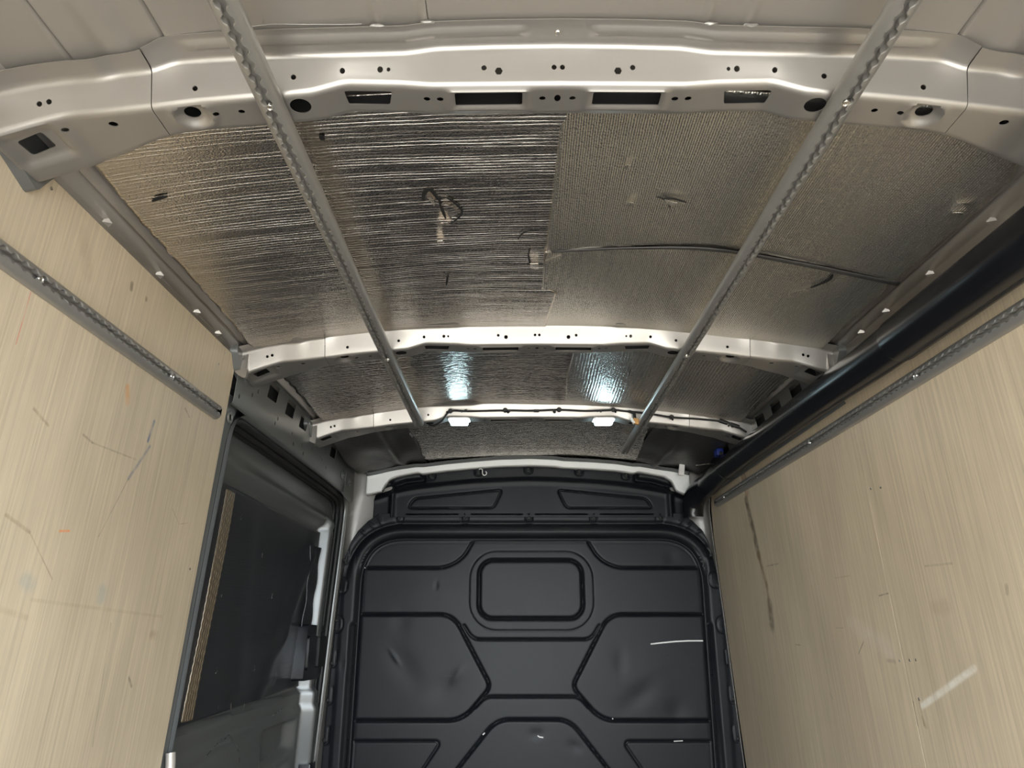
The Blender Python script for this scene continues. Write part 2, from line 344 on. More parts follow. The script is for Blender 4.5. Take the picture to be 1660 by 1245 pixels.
def cut(o, cutter_bm, solid=0.0):
    """solidify + exact boolean, baked into a plain mesh"""
    cm = bpy.data.meshes.new('cutter'); bmesh.ops.recalc_face_normals(cutter_bm, faces=cutter_bm.faces); cutter_bm.to_mesh(cm); cutter_bm.free()
    co = bpy.data.objects.new('cutter', cm); C.objects.link(co); co.parent = o.parent
    if solid:
        md = o.modifiers.new('s', 'SOLIDIFY'); md.thickness = abs(solid); md.offset = -1 if solid > 0 else 1
        o.data.materials.append(M['hollow_shade']); md.material_offset = 1     # shade inside the hollow section, painted near-black on its inner faces
    md = o.modifiers.new('b', 'BOOLEAN'); md.operation = 'DIFFERENCE'; md.solver = 'EXACT'; md.object = co
    dg = bpy.context.evaluated_depsgraph_get(); dg.update()
    me = bpy.data.meshes.new_from_object(o.evaluated_get(dg)); old = o.data
    o.modifiers.clear(); me.name = old.name; o.data = me; bpy.data.meshes.remove(old)
    bpy.data.objects.remove(co); bpy.data.meshes.remove(cm)
    shade(me, 32)
    return o
def lathe_disc(name, c, axis, prof, mat, parent=None, seg=14):
    """prof: list of (radius, height along axis) from rim to centre"""
    ax = Vector(axis).normalized(); s = ax.orthogonal().normalized(); u = ax.cross(s); V_, F_ = [], []
    for r, h in prof:
        for k in range(seg):
            a = 2 * PI * k / seg; V_.append(Vector(c) + ax * h + s * (r * math.cos(a)) + u * (r * math.sin(a)))
    for i in range(len(prof) - 1):
        for k in range(seg): F_.append((i * seg + k, i * seg + (k + 1) % seg, (i + 1) * seg + (k + 1) % seg, (i + 1) * seg + k))
    F_.append(tuple((len(prof) - 1) * seg + k for k in range(seg)))
    return mk(name, V_, F_, mat, parent, 35)
def extrude_y(name, prof, y0, y1, mat, parent=None, thick=0.0, ny=2, ang=25):
    P = np.zeros((len(prof), ny, 3)); ys = np.linspace(y0, y1, ny)
    for i, (x, z) in enumerate(prof): P[i, :, 0] = x; P[i, :, 1] = ys; P[i, :, 2] = z
    return grid(name, P, mat, parent, ang, thick)
def smooth(a, b, x): t = np.clip((x - a) / (b - a), 0, 1); return t * t * (3 - 2 * t)
def wx(z, side): return side * (0.92 - 0.046 * (z - 1.15))        # inner face of the plywood, leaning in towards the roof

# ------------------------------------------------------------------ setting: shell of the van
YR, YF = -0.28, 3.60
struct(box('floor', (0, (YR + YF) / 2, -0.02), (2.1, YF - YR, 0.04), 'floor', bev=0))
struct(box('ground', (0, 0, -0.66), (60, 60, 0.04), 'ground', bev=0))
struct(extrude_y('wall_left', [(-1.06, 0.0), (-1.06, 1.2), (-1.02, 1.7), (-0.96, 1.93), (-0.90, 2.02)], YR, YF, 'side', thick=0.004))
struct(extrude_y('wall_right', [(1.06, 0.0), (1.06, 1.2), (1.02, 1.7), (0.96, 1.93), (0.90, 2.02)], YR, YF, 'side', thick=0.004))
struct(box('wall_front', (0, 3.605, 0.95), (2.16, 0.04, 2.3), 'cavity_shade', bev=0))

# rear door frame behind the camera: header above, posts at the sides
struct(box('wall_rear', (0, YR + .03, 1.94), (2.0, .06, .25), 'side', bev=.01))
struct(box('trim_12', (-.93, YR + .03, .9), (.20, .06, 1.85), 'side', bev=.01)); struct(box('trim_13', (.93, YR + .03, .9), (.20, .06, 1.85), 'side', bev=.01))

def top_u(u):    # upper bend of the roof beams across the van
    return np.interp(np.abs(u), [0, .10, .19, .235, .30, .45, .55, .595, .63, .68, .705, .75, .80, .87], [2.010, 2.0085, 2.005, 1.997, 1.995, 1.990, 1.983, 1.978, 1.962, 1.955, 1.947, 1.944, 1.935, 1.917])
def low_u(u):    # lower bend
    return np.interp(np.abs(u), [0, .20, .25, .335, .385, .48, .56, .62, .70, .755, .80, .87], [1.951, 1.949, 1.953, 1.955, 1.938, 1.928, 1.920, 1.911, 1.901, 1.896, 1.882, 1.856])
def smoothed(f, u, k=0.008): return (f(u - k) + 2 * f(u) + f(u + k)) / 4
def roof_z(u):   # outer skin
    return 2.0270 - 0.086 * (np.abs(u) / 0.9) ** 2
def sheet_z(u):  # level of the foil
    return 2.013 - 0.080 * (np.abs(u) / 0.87) ** 2
# ceiling: ribbed roof skin, one sheet from the rear edge to the cab
us = np.unique(np.concatenate([np.linspace(-0.985, 0.985, 199)] + [np.linspace(c - 0.012, c + 0.012, 13) for c in (-.742, -.595, -.275, -.205, .222, .285, .595, .735)]))
zz = roof_z(us).copy()
for c in (-.742, -.595, .595, .735): zz += 0.007 * np.exp(-((us - c) / 0.0028) ** 2) - .0012 * np.exp(-((us - c) / 0.012) ** 2)
for c in (-.275, -.205, .222, .285): zz -= 0.0035 * np.exp(-((us - c) / 0.007) ** 2)
for c in (-.668, .665): zz -= 0.006 * smooth(0.03, 0.012, np.abs(us - c))
P = np.zeros((len(us), 9, 3)); P[:, :, 0] = us[:, None]; P[:, :, 1] = np.linspace(YR, YF, 9)[None]; P[:, :, 2] = zz[:, None]
struct(grid('ceiling', P, 'roof', thick=0.002, ang=30))
# fine scratches on the roof skin near the rear beam
ce = bpy.data.objects['ceiling']
def on_roof(x, y, d=0.0006): return (x, y, float(np.interp(x, us, zz)) - 0.001 - d)
tube('scratch', [on_roof(x, y) for x, y in ((-.47, .828), (-.43, .826), (-.38, .831), (-.33, .835), (-.30, .836))], 0.0004, 'alu', ce, 5)
tube('scratch', [on_roof(x, y) for x, y in ((-.44, .815), (-.445, .826))], 0.0003, 'alu', ce, 5)
tube('scratch', [on_roof(x, y) for x, y in ((.14, .80), (.17, .79), (.19, .782))], 0.0003, 'alu', ce, 5)

# lengthwise body channels between wall and roof, with their little weld tabs
def channel(side, name):
    s = side
    prof = [(-0.892, 1.860), (-0.890, 1.905), (-0.889, 1.921), (-0.887, 1.924), (-0.884, 1.9245), (-0.866, 1.935), (-0.864, 1.939), (-0.860, 1.940), (-0.858, 1.937), (-0.855, 1.937), (-0.842, 1.946), (-0.839, 1.950), (-0.838, 1.985)]
    ch = struct(extrude_y(name, [(x * -s, z) for x, z in prof], YR, 1.935, 'body', thick=0.002, ang=22))
    ch2 = struct(extrude_y(name, [(x * -s, z) for x, z in prof[6:]], 2.055, 2.705, 'body', thick=0.002, ang=22))
    for y in (1.238, 1.46, 1.663, 1.80):
        bm = bmesh.new()
        b0 = [bm.verts.new(((-0.889) * -s, y - 0.012, 1.917)), bm.verts.new((-0.889 * -s, y + 0.012, 1.917)), bm.verts.new((-0.882 * -s, y + 0.012, 1.931)), bm.verts.new((-0.882 * -s, y - 0.012, 1.931))]
        tp = bm.verts.new((-0.872 * -s, y - 0.004, 1.918)); bm.faces.new(b0)
        for i in range(4): bm.faces.new((b0[i], b0[(i + 1) % 4], tp))
        mk_bm('weld_tab', bm, 'body', ch, 60)
channel(-1, 'trim_1'); channel(1, 'trim_2')

# ------------------------------------------------------------------ plywood linings
def ply_sheet(name, side, y0, y1, z0, z1, mat, label, front_curve=None, th=0.009):
    o = empty(name, (0, 0, 0))
    ny, nz = 24, 30
    ys = np.linspace(y0, y1, ny); zs = np.linspace(z0, z1, nz)
    V_, F_ = [], []
    pts = []
    # outline with optional rounded upper front corner
    if front_curve: outline = [(y0, z0), (y1, z0)] + front_curve + [(y0, z1)]
    else: outline = [(y0, z0), (y1, z0), (y1, z1), (y0, z1)]
    bm = bmesh.new()
    prism(bm, outline, 'x', 0.0, th)
    for v in bm.verts:
        inner = v.co.x < th * 0.5
        v.co.x = wx(v.co.z, side) + (0 if inner else side * th)
    me = mk_bm('board', bm, mat, o, 20)
    tag(o, label, 'plywood panel'); return o
plyL = ply_sheet('plywood_lining', -1, YR, 1.945, 0.0, 1.905, 'plyL', 'pale plywood lining board covering the left wall beside the sliding door')
SEAM = 1.945
plyR1 = ply_sheet('plywood_lining', 1, YR, SEAM - 0.0012, 0.0, 1.815, 'plyR', 'rear plywood lining board on the right wall, nearest the camera')
fc = round_poly([(3.46, 0.0), (3.50, 1.0), (3.505, 1.60), (3.45, 1.815), (3.2, 1.815)], 0.14, 6, closed=False)[1:]
plyR2 = ply_sheet('plywood_lining', 1, SEAM + 0.0012, 3.46, 0.0, 1.815, 'plyR', 'front plywood lining board on the right wall with brown stain beside the bulkhead', fc)
def ply_screw(par, side, y, z, r=0.0035):
    x = wx(z, side); lathe_disc('screw', (x, y, z), (-side, 0, 0), [(r, 0), (r, 0.0012), (r * 0.6, 0.0016), (r * 0.3, 0.0008)], 'steel', par, 10)
for y, z in ((1.069, 1.886), (1.866, 1.888), (1.841, 1.847), (1.15, 1.2), (1.90, 1.3)): ply_screw(plyL, -1, y, z)
for y, z in ((1.464, 1.772), (1.872, 1.507), (1.924, 1.514), (1.913, 1.078), (1.883, 1.080), (1.908, 0.989)): ply_screw(plyR1, 1, y, z)
for y, z in ((2.295, 1.771), (1.964, 1.075)): ply_screw(plyR2, 1, y, z)

# ------------------------------------------------------------------ roof beams
FACE = [(.563, 1.942, .0042), (.412, 1.962, .0042), (.337, 1.974, .0042), (.278, 1.976, .0045), (.265, 1.976, .003), (.116, 1.979, .0042), (.0065, 1.980, .004), (-.0065, 1.980, .004)]
def roof_beam(Y0, label, fade=1.0):
    root = empty('roof_beam', (0, Y0, 1.95))
    def build(name, u0, u1, lift):
        uu = np.linspace(u0, u1, int(abs(u1 - u0) / 0.006) + 1)
        T = smoothed(top_u, uu); Lw = smoothed(low_u, uu) + lift; D = 0.072 + 0.055 * smooth(.60, .80, np.abs(uu))
        fl = 0.050 - 0.012 * smooth(.58, .66, np.abs(uu))
        rows = []
        bead = 0.0038 * smooth(.045, .055, np.abs(uu)) * (1 - smooth(.56, .575, np.abs(uu)))
        rows.append((-fl, T + 0.0085)); rows.append((-fl * .86, T + 0.0083)); rows.append((-fl * .78, T + 0.008 - bead * .2))
        rows.append((-fl * .68, T + 0.0078 - bead)); rows.append((-fl * .52, T + 0.0073 - bead)); rows.append((-fl * .42, T + 0.007 - bead * .2)); rows.append((-fl * .34, T + 0.0068))
        rows.append((-0.010 + 0 * uu, T + 0.006)); rows.append((-0.006 + 0 * uu, T + 0.0045)); rows.append((-0.003 + 0 * uu, T + 0.0015)); rows.append((-0.0015 + 0 * uu, T - 0.003))
        for t in (.25, .5, .75): rows.append((-0.0015 + 0.0125 * t + 0 * uu, T - 0.003 + (Lw + 0.009 - T + 0.003) * t))
        rows.append((0.011 + 0 * uu, Lw + 0.009)); rows.append((0.0125 + 0 * uu, Lw + 0.005)); rows.append((0.0155 + 0 * uu, Lw + 0.002)); rows.append((0.019 + 0 * uu, Lw + 0.0004))
        for t in np.linspace(0, 1, 16)[1:]:
            v = 0.019 + (D - 0.019) * t; dz = np.zeros_like(uu); au = np.abs(uu)
            # pressed rims round the two long slots and dished round holes
            bx = np.abs(au - 0.109) - 0.062; bv = np.abs(v - 0.042) - 0.023; dd = np.maximum(bx, bv)
            dz += -0.0028 * smooth(-0.010, -0.004, dd) * (1 - smooth(0.0, 0.006, dd))
            rr = np.hypot((au - 0.575), (v - 0.040) * 1.0); dz += 0.007 * (1 - smooth(0.014, 0.028, rr)) - 0.002 * np.exp(-((rr - 0.03) / 0.005) ** 2)
            bx = np.abs(au - 0.825) - 0.030; bv = np.abs(v - 0.06) - 0.026; dd = np.maximum(bx, bv)
            dz += 0.006 * (1 - smooth(0.0, 0.012, dd))
            rows.append((v, Lw + dz))
        rows.append((D + 0.005, Lw + 0.0015)); rows.append((D + 0.008, Lw + 0.006)); rows.append((D + 0.010, Lw + 0.02)); rows.append((D + 0.012, np.maximum(T, Lw + .03))); rows.append((D + 0.035, np.maximum(T, Lw + .03) + 0.008))
        P = np.zeros((len(rows), len(uu), 3))
        for i, (v, z) in enumerate(rows): P[i, :, 0] = uu; P[i, :, 1] = v + lift; P[i, :, 2] = z - 1.95
        o = grid(name, P, 'beam', root, 40)
        bm = bmesh.new()
        lo, hi = min(u0, u1), max(u0, u1)
        def ok(u): return lo + 0.004 < u < hi - 0.004
        for s in (-1, 1):
            for (u, z, r) in FACE:
                if abs(u) < .02 and s < 0: continue
                if ok(u * s): prism(bm, circ(u * s, z - 1.95, r, n=14), 'y', -0.012, 0.022)
            if ok(.093 * s): prism(bm, circ(.093 * s, 1.974 - 1.95, .0062, n=6), 'y', -0.012, 0.022)
            for u, r in ((.541, .0045), (.501, .0045), (.700, .006), (.774, .005), (.208, .0048), (.187, .0048), (.024, .0045)):
                if ok(u * s): L0 = float(low_u(u)) - 1.95; prism(bm, circ(u * s, 0.041, r * 1.15, r, n=14), 'z', L0 - 0.02, L0 + 0.02)
            for u, r in ((.408, .0165), (.578, .0125)):
                if ok(u * s): L0 = float(low_u(u)) - 1.95; prism(bm, circ(u * s, 0.040, r, r, n=24), 'z', L0 - 0.02, L0 + 0.022)
            if ok(.11 * s): prism(bm, rrect(min(.056 * s, .163 * s), max(.056 * s, .163 * s), 0.026, 0.055, 0.003), 'z', -0.02, 0.025)
            if ok(.30 * s): prism(bm, round_poly([(.338 * s, .028), (.262 * s, .028), (.270 * s, .058), (.336 * s, .058)], 0.004), 'z', -0.02, 0.03)
            if ok(.83 * s): prism(bm, round_poly([(.848 * s, .044), (.808 * s, .038), (.806 * s, .074), (.845 * s, .080)], 0.006), 'z', -0.09, -0.055 + 0.03)
            for u, z in ((.797, 1.912), (.783, 1.916)):
                if ok(u * s): prism(bm, circ(u * s, z - 1.95, .0042, n=12), 'y', -0.012, 0.022)
            if ok(.632 * s) and abs(lo) < 2: prism(bm, circ(.640 * s, 0.035, .006, .0035, n=12), 'z', -0.06, -0.02)
        if ok(0): prism(bm, circ(0, 0.041, .0052, .008, n=16), 'z', -0.02, 0.02)
        cut(o, bm, solid=0.0016)
        return o
    build('center_section', -.628, .628, 0.0)
    build('end_section', -.872, -.6300, 0.0012); build('end_section', .6300, .872, 0.0012)
    tag(root, label, 'roof beam', 'pressed steel cross beams under the van roof'); return root
b1 = roof_beam(0.880, 'pressed steel roof beam nearest the camera, crossing the top of the photo')
b2 = roof_beam(1.945, 'pressed steel roof beam in the middle, behind the large foil sheets')
b3 = roof_beam(2.715, 'pressed steel roof beam carrying the two lit lamps')
# weld spatter blobs and the flange bolt on the nearest beam
for x in (-.275, -.20, .225, .285):
    bm = bmesh.new(); bmesh.ops.create_icosphere(bm, subdivisions=2, radius=1.0)
    for v in bm.verts: v.co = Vector((x + v.co.x * 0.012, -0.050 + v.co.y * 0.003, float(top_u(x)) + 0.010 - 1.95 + v.co.z * 0.003)) + 0.0015 * Vector((random.random(), random.random(), random.random()))
    mk_bm('sealant_blob', bm, 'alu', b1, 60)
lathe_disc('flange_stud', (-0.002, -0.026, 2.017 - 1.95), (0, -.3, -1), [(.0045, 0), (.0045, .002), (.003, .0032)], 'steel', b1, 12)

# gussets where the beams meet the side wall
def gusset(y, side, label, col):
    root = empty('beam_gusset', (side * 0.88, y, 1.86))
    pr = round_poly([(-0.085, 0.085), (-0.085, 0.050), (-0.045, 0.006), (0.033, -0.020), (0.088, 0.065), (0.088, 0.085)], 0.008, 4)
    bm = bmesh.new(); prism(bm, pr, 'x', side * 0.012, -side * 0.012)
    for v in bm.verts:
        if v.co.x * side < 0: v.co.y = v.co.y * .95; v.co.z = v.co.z * .95 + .004
    mk_bm('plate', bm, col, root, 25)
    if y < 1.5: tag(root, label, 'bracket'); return root
    bm = bmesh.new(); prism(bm, round_poly([(0.012, .09), (-0.012, .085), (-0.014, 0.02), (0.0, -0.005), (0.03, -0.02), (0.03, .09)], .012, 4), 'y', -0.040, -0.026)
    for v in bm.verts: v.co.x *= -side
    mk_bm('flange', bm, 'beam', root, 25)
    tag(root, label, 'bracket'); return root
gusset(0.985, -1, 'grey pressed gusset under the left end of the nearest roof beam', 'side')
gusset(1.985, -1, 'grey pressed gusset under the left end of the middle roof beam', 'side')
gusset(2.755, -1, 'grey pressed gusset under the left end of the lamp-carrying roof beam', 'side')
gusset(1.985, 1, 'grey pressed gusset under the right end of the middle roof beam', 'side')

# ------------------------------------------------------------------ foil insulation sheets
def foil(name, xl, xr, y0, y1, mat, label, drop=0.0, n=(90, 70), wav=0.004, seed=0, slope=0.0):
    """xl/xr functions of t (0..1 along y)"""
    r = np.random.default_rng(seed)
    t = np.linspace(0, 1, n[1]); s = np.linspace(0, 1, n[0])
    Lx = np.array([xl(v) for v in t]); Rx = np.array([xr(v) for v in t])
    X = Lx[None] + (Rx - Lx)[None] * s[:, None]
    yy0 = y0(X[:, 0]) if callable(y0) else np.full(n[0], y0); yy1 = y1(X[:, -1]) if callable(y1) else np.full(n[0], y1)
    Y = yy0[:, None] + (yy1 - yy0)[:, None] * t[None]
    Zs = sheet_z(X) - drop - slope * t[None] ** 1.3
    for k in range(7):
        fx, fy = r.uniform(2, 9), r.uniform(2, 10); ph = r.uniform(0, 6, 2)
        Zs += wav * 0.32 * np.sin(fx * X + ph[0]) * np.sin(fy * Y + ph[1])
    P = np.stack([X, Y, Zs], -1)
    o = empty(name, (0, 0, 0)); g = grid('foil_skin', P, mat, o, 60, thick=0.003)
    tag(o, label, 'insulation sheet', 'foil insulation sheets glued under the roof'); o['_z'] = 0
    del o['_z']
    return o
def lp(a, b): return lambda t: a + (b - a) * t
jl = [random.uniform(-.004, .004) for _ in range(200)]
def jag(a, b, k=60, amp=1.0):
    return lambda t: a + (b - a) * t + amp * jl[int(t * k) % 200]
def divide(t):
    y = 0.955 + t * (1.985 - 0.955)
    return float(np.interp(y, [.95, 1.25, 1.70, 1.712, 1.98], [.018, .016, .008, .033, .010]))
fL1 = foil('insulation_sheet', jag(-.822, -.838, 40, .6), lambda t: divide(t) + 0.012, lambda x: np.interp(x, [-.84, -.6, -.5, -.44, -.40, 0.05], [1.03, .985, .975, .985, .962, .962]), 1.985, 'foil', 'large crinkled silver foil sheet in the left half of the near roof bay', 0.004, (120, 90), .005, 1)
fR1 = foil('insulation_sheet', lambda t: float(np.interp(0.95 + t * .52, [.95, 1.25, 1.7], [.018, .016, .008])) - .004, lambda t: float(np.interp(t, [0, .28, 1], [.775, .842, .842])), 0.95, lambda x: np.interp(x, [0, .10, .385, .61, .88], [1.497, 1.477, 1.447, 1.482, 1.521]), 'weave', 'brassy woven foil sheet with two small tears, right side behind the nearest beam', 0.009, (100, 60), .006, 2)
fR2 = foil('insulation_sheet', lambda t: float(np.interp(1.5 + t * .49, [1.5, 1.70, 1.712, 1.98], [.004, .004, .029, .006])), jag(.836, .836, 30, .5), lambda x: np.interp(x, [0, .10, .385, .61, .88], [1.503, 1.483, 1.453, 1.488, 1.527]), 1.985, 'weave', 'brassy woven foil sheet with a gaping tear, on the right beside the middle beam', 0.008, (100, 60), .005, 3)
fL2 = foil('insulation_sheet', jag(-.832, -.826, 30, .6), lambda t: .135 + .01 * t, 1.99, 2.75, 'crumple', 'crinkled silver foil sheet left of centre between the middle beam and the lamp beam', 0.004, (100, 60), .005, 4)
fR2b = foil('insulation_sheet', lambda t: .118 + .011 * t + .004 * math.sin(9 * t), jag(.835, .828, 30, .5), 1.99, 2.75, 'coarse', 'woven foil sheet right of centre between the middle beam and the lamp beam', 0.009, (100, 60), .0025, 5)
fC3 = foil('insulation_sheet', jag(-.55, -.50, 50, .8), jag(.50, .54, 50, .8), 2.76, 3.50, 'crumple', 'crinkled foil sheet at the front, between the lamp beam and the bulkhead', 0.006, (90, 60), .006, 6, slope=.036)
# tears: slits with a curled flap each
def on_sheet(x, y, d): return (x, y, float(sheet_z(x)) - d)
def slit(par, pts, wdt=0.004, d=0.0105):
    q = spline([on_sheet(x, y, d) for x, y in pts], 5); n = len(q)
    V_, F_ = [], []
    for i, p in enumerate(q):
        t = (q[min(i + 1, n - 1)] - q[max(i - 1, 0)]).normalized(); s = t.cross(Vector((0, 0, 1))).normalized()
        k = wdt * (0.25 + 0.75 * math.sin(PI * (i + .4) / n)) * 0.5
        V_ += [p - s * k, p + s * k, p + s * k + Vector((0, 0, .002)), p - s * k + Vector((0, 0, .002))]
    for i in range(n - 1):
        for k in range(4): F_.append((i * 4 + k, i * 4 + (k + 1) % 4, i * 4 + 4 + (k + 1) % 4, i * 4 + 4 + k))
    F_ += [(3, 2, 1, 0), tuple(4 * (n - 1) + k for k in range(4))]
    return mk('tear', V_, F_, 'slit', par, 60)
def flap(par, pts, lift, mat, d=0.009):
    """a small turned-down triangle or quad of foil; lift = how far each corner hangs"""
    V_ = [Vector(on_sheet(x, y, d + l)) for (x, y), l in zip(pts, lift)]; n = len(V_)
    c = sum(V_, Vector()) / n + Vector((0, 0, -0.003)); V_ = V_ + [c] + [v + Vector((0, 0, .001)) for v in V_]
    F_ = [(i, (i + 1) % n, n) for i in range(n)] + [tuple(n + 1 + i for i in range(n))] + [(i, (i + 1) % n, n + 1 + (i + 1) % n, n + 1 + i) for i in range(n)]
    return mk('foil_flap', V_, F_, mat, par, 60)
slit(fL1, [(-.258, 1.275), (-.254, 1.250), (-.240, 1.236), (-.226, 1.276)], .010)
slit(fL1, [(-.226, 1.272), (-.223, 1.31), (-.218, 1.345)], .006)
slit(fL1, [(-.226, 1.268), (-.208, 1.268), (-.190, 1.295), (-.181, 1.318), (-.186, 1.338), (-.206, 1.365)], .005)
flap(fL1, [(-.250, 1.262), (-.240, 1.246), (-.230, 1.275), (-.238, 1.295)], [.001, .010, .006, .001], 'foil')
flap(fL1, [(-.221, 1.283), (-.200, 1.288), (-.190, 1.325), (-.208, 1.345)], [.008, .006, .002, .001], 'foil')
flap(fL1, [(-.236, 1.362), (-.228, 1.345), (-.214, 1.345), (-.208, 1.372)], [.002, .012, .012, .002], 'foil')
flap(fL1, [(-.246, 1.445), (-.244, 1.425), (-.232, 1.425), (-.230, 1.448)], [.002, .009, .009, .002], 'foil')
slit(fL1, [(-.775, 1.190), (-.76, 1.184), (-.742, 1.182)], .008)
slit(fL1, [(-.414, 1.052), (-.414, 1.066)], .010)
slit(fL1, [(-.030, 1.480), (-.034, 1.52), (-.026, 1.565), (-.005, 1.565)], .004)
flap(fL1, [(-.030, 1.545), (-.010, 1.545), (-.008, 1.585), (-.028, 1.580)], [.008, .008, .002, .002], 'foil')
slit(fL1, [(-.235, 1.60), (-.245, 1.66)], .005)
slit(fL1, [(-.06, 1.44), (-.045, 1.41), (-.01, 1.40)], .003)
flap(fR2, [(.006, 1.545), (.004, 1.565), (.045, 1.528), (.044, 1.512)], [.003, .006, .006, .003], 'weave')
slit(fR1, [(.225, 1.258), (.238, 1.262), (.252, 1.276), (.262, 1.30)], .004, .015)
slit(fR1, [(.240, 1.262), (.262, 1.262), (.290, 1.273)], .004, .015)
flap(fR1, [(.242, 1.264), (.262, 1.264), (.286, 1.276), (.258, 1.29)], [.004, .010, .003, .002], 'weave', .012)
flap(fR1, [(.142, 1.165), (.147, 1.150), (.155, 1.152), (.153, 1.168)], [.002, .006, .006, .002], 'weave', .012)
flap(fR1, [(.165, 1.295), (.17, 1.275), (.182, 1.278), (.180, 1.30)], [.002, .006, .006, .002], 'weave', .012)
flap(fR1, [(.79, 1.19), (.80, 1.178), (.815, 1.182), (.81, 1.192)], [.002, .008, .008, .002], 'foil', .012)
flap(fR1, [(.80, 1.222), (.81, 1.212), (.82, 1.214), (.818, 1.226)], [.002, .006, .006, .002], 'foil', .012)
slit(fR2, [(.690, 1.515), (.692, 1.54), (.684, 1.56), (.668, 1.59)], .010, .014)
flap(fR2, [(.693, 1.545), (.697, 1.513), (.735, 1.512), (.73, 1.545)], [.012, .014, .002, .002], 'weave', .012)
flap(fR2, [(.63, 1.63), (.655, 1.595), (.668, 1.60), (.645, 1.64)], [.002, .005, .005, .002], 'weave', .012)

# seam tape lying in the joint between the two right-hand sheets
def seam_tape():
    xs = np.linspace(.02, .842, 60); y = np.interp(xs, [0, .10, .385, .61, .88], [1.50, 1.48, 1.450, 1.485, 1.524])
    y = np.convolve(np.pad(y, 6, mode='edge'), np.ones(13) / 13, 'valid')
    P = np.zeros((60, 5, 3))
    for k, (dy, dz) in enumerate(((-.009, 0), (-.006, .003), (0, .004), (.006, .003), (.009, 0))):
        P[:, k, 0] = xs; P[:, k, 1] = y + dy * np.interp(xs, [.02, .3, .84], [.35, .7, 1]); P[:, k, 2] = sheet_z(xs) - 0.0135 - dz * .5
    o = grid('seam_tape', P, 'felt', None, 60, thick=0.001)
    tag(o, 'dark tape strip along the joint between two woven foil sheets', 'tape')
seam_tape()

# dark felt pads at both front corners of the roof
def felt_pad(side, label):
    o = empty('felt_pad', (0, 0, 0)); r = np.random.default_rng(11 + (side > 0))
    nx, ny = 46, 40; s = np.linspace(0, 1, nx); t = np.linspace(0, 1, ny)
    xi = (0.525 if side < 0 else 0.535); X = side * (xi - .01 + (0.86 - xi) * s)[:, None] + np.zeros((1, ny))
    X = X - side * 0.02 * (t[None] - .5) * (1 - s[:, None]); Y = 2.80 + (3.49 - 2.80) * t[None] + np.zeros((nx, 1))
    Zp = sheet_z(X) - 0.010 - 0.030 * t[None] ** 1.3 - 0.020 * smooth(.1, .5, s)[:, None] * (0.4 + .6 * np.sin(PI * t)[None]) - .012 * np.exp(-((s[:, None] - .32) / .05) ** 2)
    for k in range(6): Zp += 0.0035 * np.sin(r.uniform(8, 26) * X + r.uniform(0, 6)) * np.sin(r.uniform(6, 22) * Y + r.uniform(0, 6))
    grid('pad', np.stack([X, Y, Zp], -1), 'felt', o, 60, thick=0.006)
    tag(o, label, 'felt pad'); return o
felt_pad(-1, 'dark quilted felt pad in the roof corner at the left front, near the sliding door')
felt_pad(1, 'dark felt pad on the roof corner behind the right-hand roof rail end')

# ------------------------------------------------------------------ lashing rails
def rail_mesh(L, wdt=0.042, h=0.0165, pitch=0.026, seed=0):
    """half-round extrusion with a scalloped slot; runs along +y, opens towards -z, base at z=0"""
    n = int(L / (pitch / 12)) + 1; y = np.linspace(0, L, n)
    ph = (y / pitch + .5) % 1.0 - .5; slot = np.maximum(0.0036, np.sqrt(np.maximum(0.0085 ** 2 - (ph * pitch) ** 2, 0)))
    R = wdt / 2; rows = []
    lip_z = -h + 0.0004
    prof = []
    for a in np.linspace(0, 1, 8):       # outer flank from base to lip
        th = a * math.radians(62); prof.append(('o', -R * math.cos(th * 1.0) if False else None, a))
    P = []
    def flank(sgn):
        out = []
        for a in np.linspace(0, 1, 8):
            th = a * PI / 2 * .78
            x = R * math.cos(th) ** 0.85; z = -h * math.sin(th) ** 0.9 / (math.sin(PI / 2 * .78) ** 0.9)
            out.append((sgn * np.full(n, x), np.full(n, z)))
        return out
    left = flank(-1)
    rows += left
    rows.append((-(slot + 0.0016), np.full(n, -h - 0.0003))); rows.append((-slot, np.full(n, -h + 0.0008))); rows.append((-slot, np.full(n, -h + 0.0055)))
    rows.append((-slot - .002, np.full(n, -0.004))); rows.append((slot + .002, np.full(n, -0.004)))
    rows.append((slot, np.full(n, -h + 0.0055))); rows.append((slot, np.full(n, -h + 0.0008))); rows.append((slot + 0.0016, np.full(n, -h - 0.0003)))
    rows += flank(1)[::-1]
    m_ = len(rows); P = np.zeros((m_, n, 3))
    for i, (x, z) in enumerate(rows): P[i, :, 0] = x; P[i, :, 1] = y; P[i, :, 2] = z
    # close the base and the ends
    idx = np.arange(m_ * n).reshape(m_, n)
    F_ = np.stack([idx[:-1, :-1], idx[1:, :-1], idx[1:, 1:], idx[:-1, 1:]], -1).reshape(-1, 4).tolist()
    F_ += np.stack([idx[-1, :-1], idx[0, :-1], idx[0, 1:], idx[-1, 1:]], -1).tolist()
    F_.append(idx[:, 0].tolist()); F_.append(idx[::-1, -1].tolist())
    return P.reshape(-1, 3), F_
def rail(loc, L, rotY, label, screws, mat='alu'):
    root = empty('lashing_rail', loc); root.rotation_euler = (0, rotY, 0)
    V_, F_ = rail_mesh(L)
    mk('track', V_, F_, mat, root, 28)
    for sy in screws:
        lathe_disc('screw', (0, sy - loc[1], -0.0125), (0, 0, -1), [(.0080, -.002), (.0080, .0), (.0068, .0022), (.0040, .0026), (.0030, .0008)], 'steel', root, 14)
    tag(root, label, 'lashing rail', 'perforated aluminium lashing rails'); return root
# under the roof
rail((-.448, YR + .1, 1.929), 2.72 - YR - .1, 0, 'perforated aluminium lashing rail under the roof, left of centre', (.90, 1.99))
rail((.441, YR + .1, 1.929), 3.19 - YR - .1, 0, 'perforated aluminium lashing rail under the roof, right of centre', (.893, 1.96))
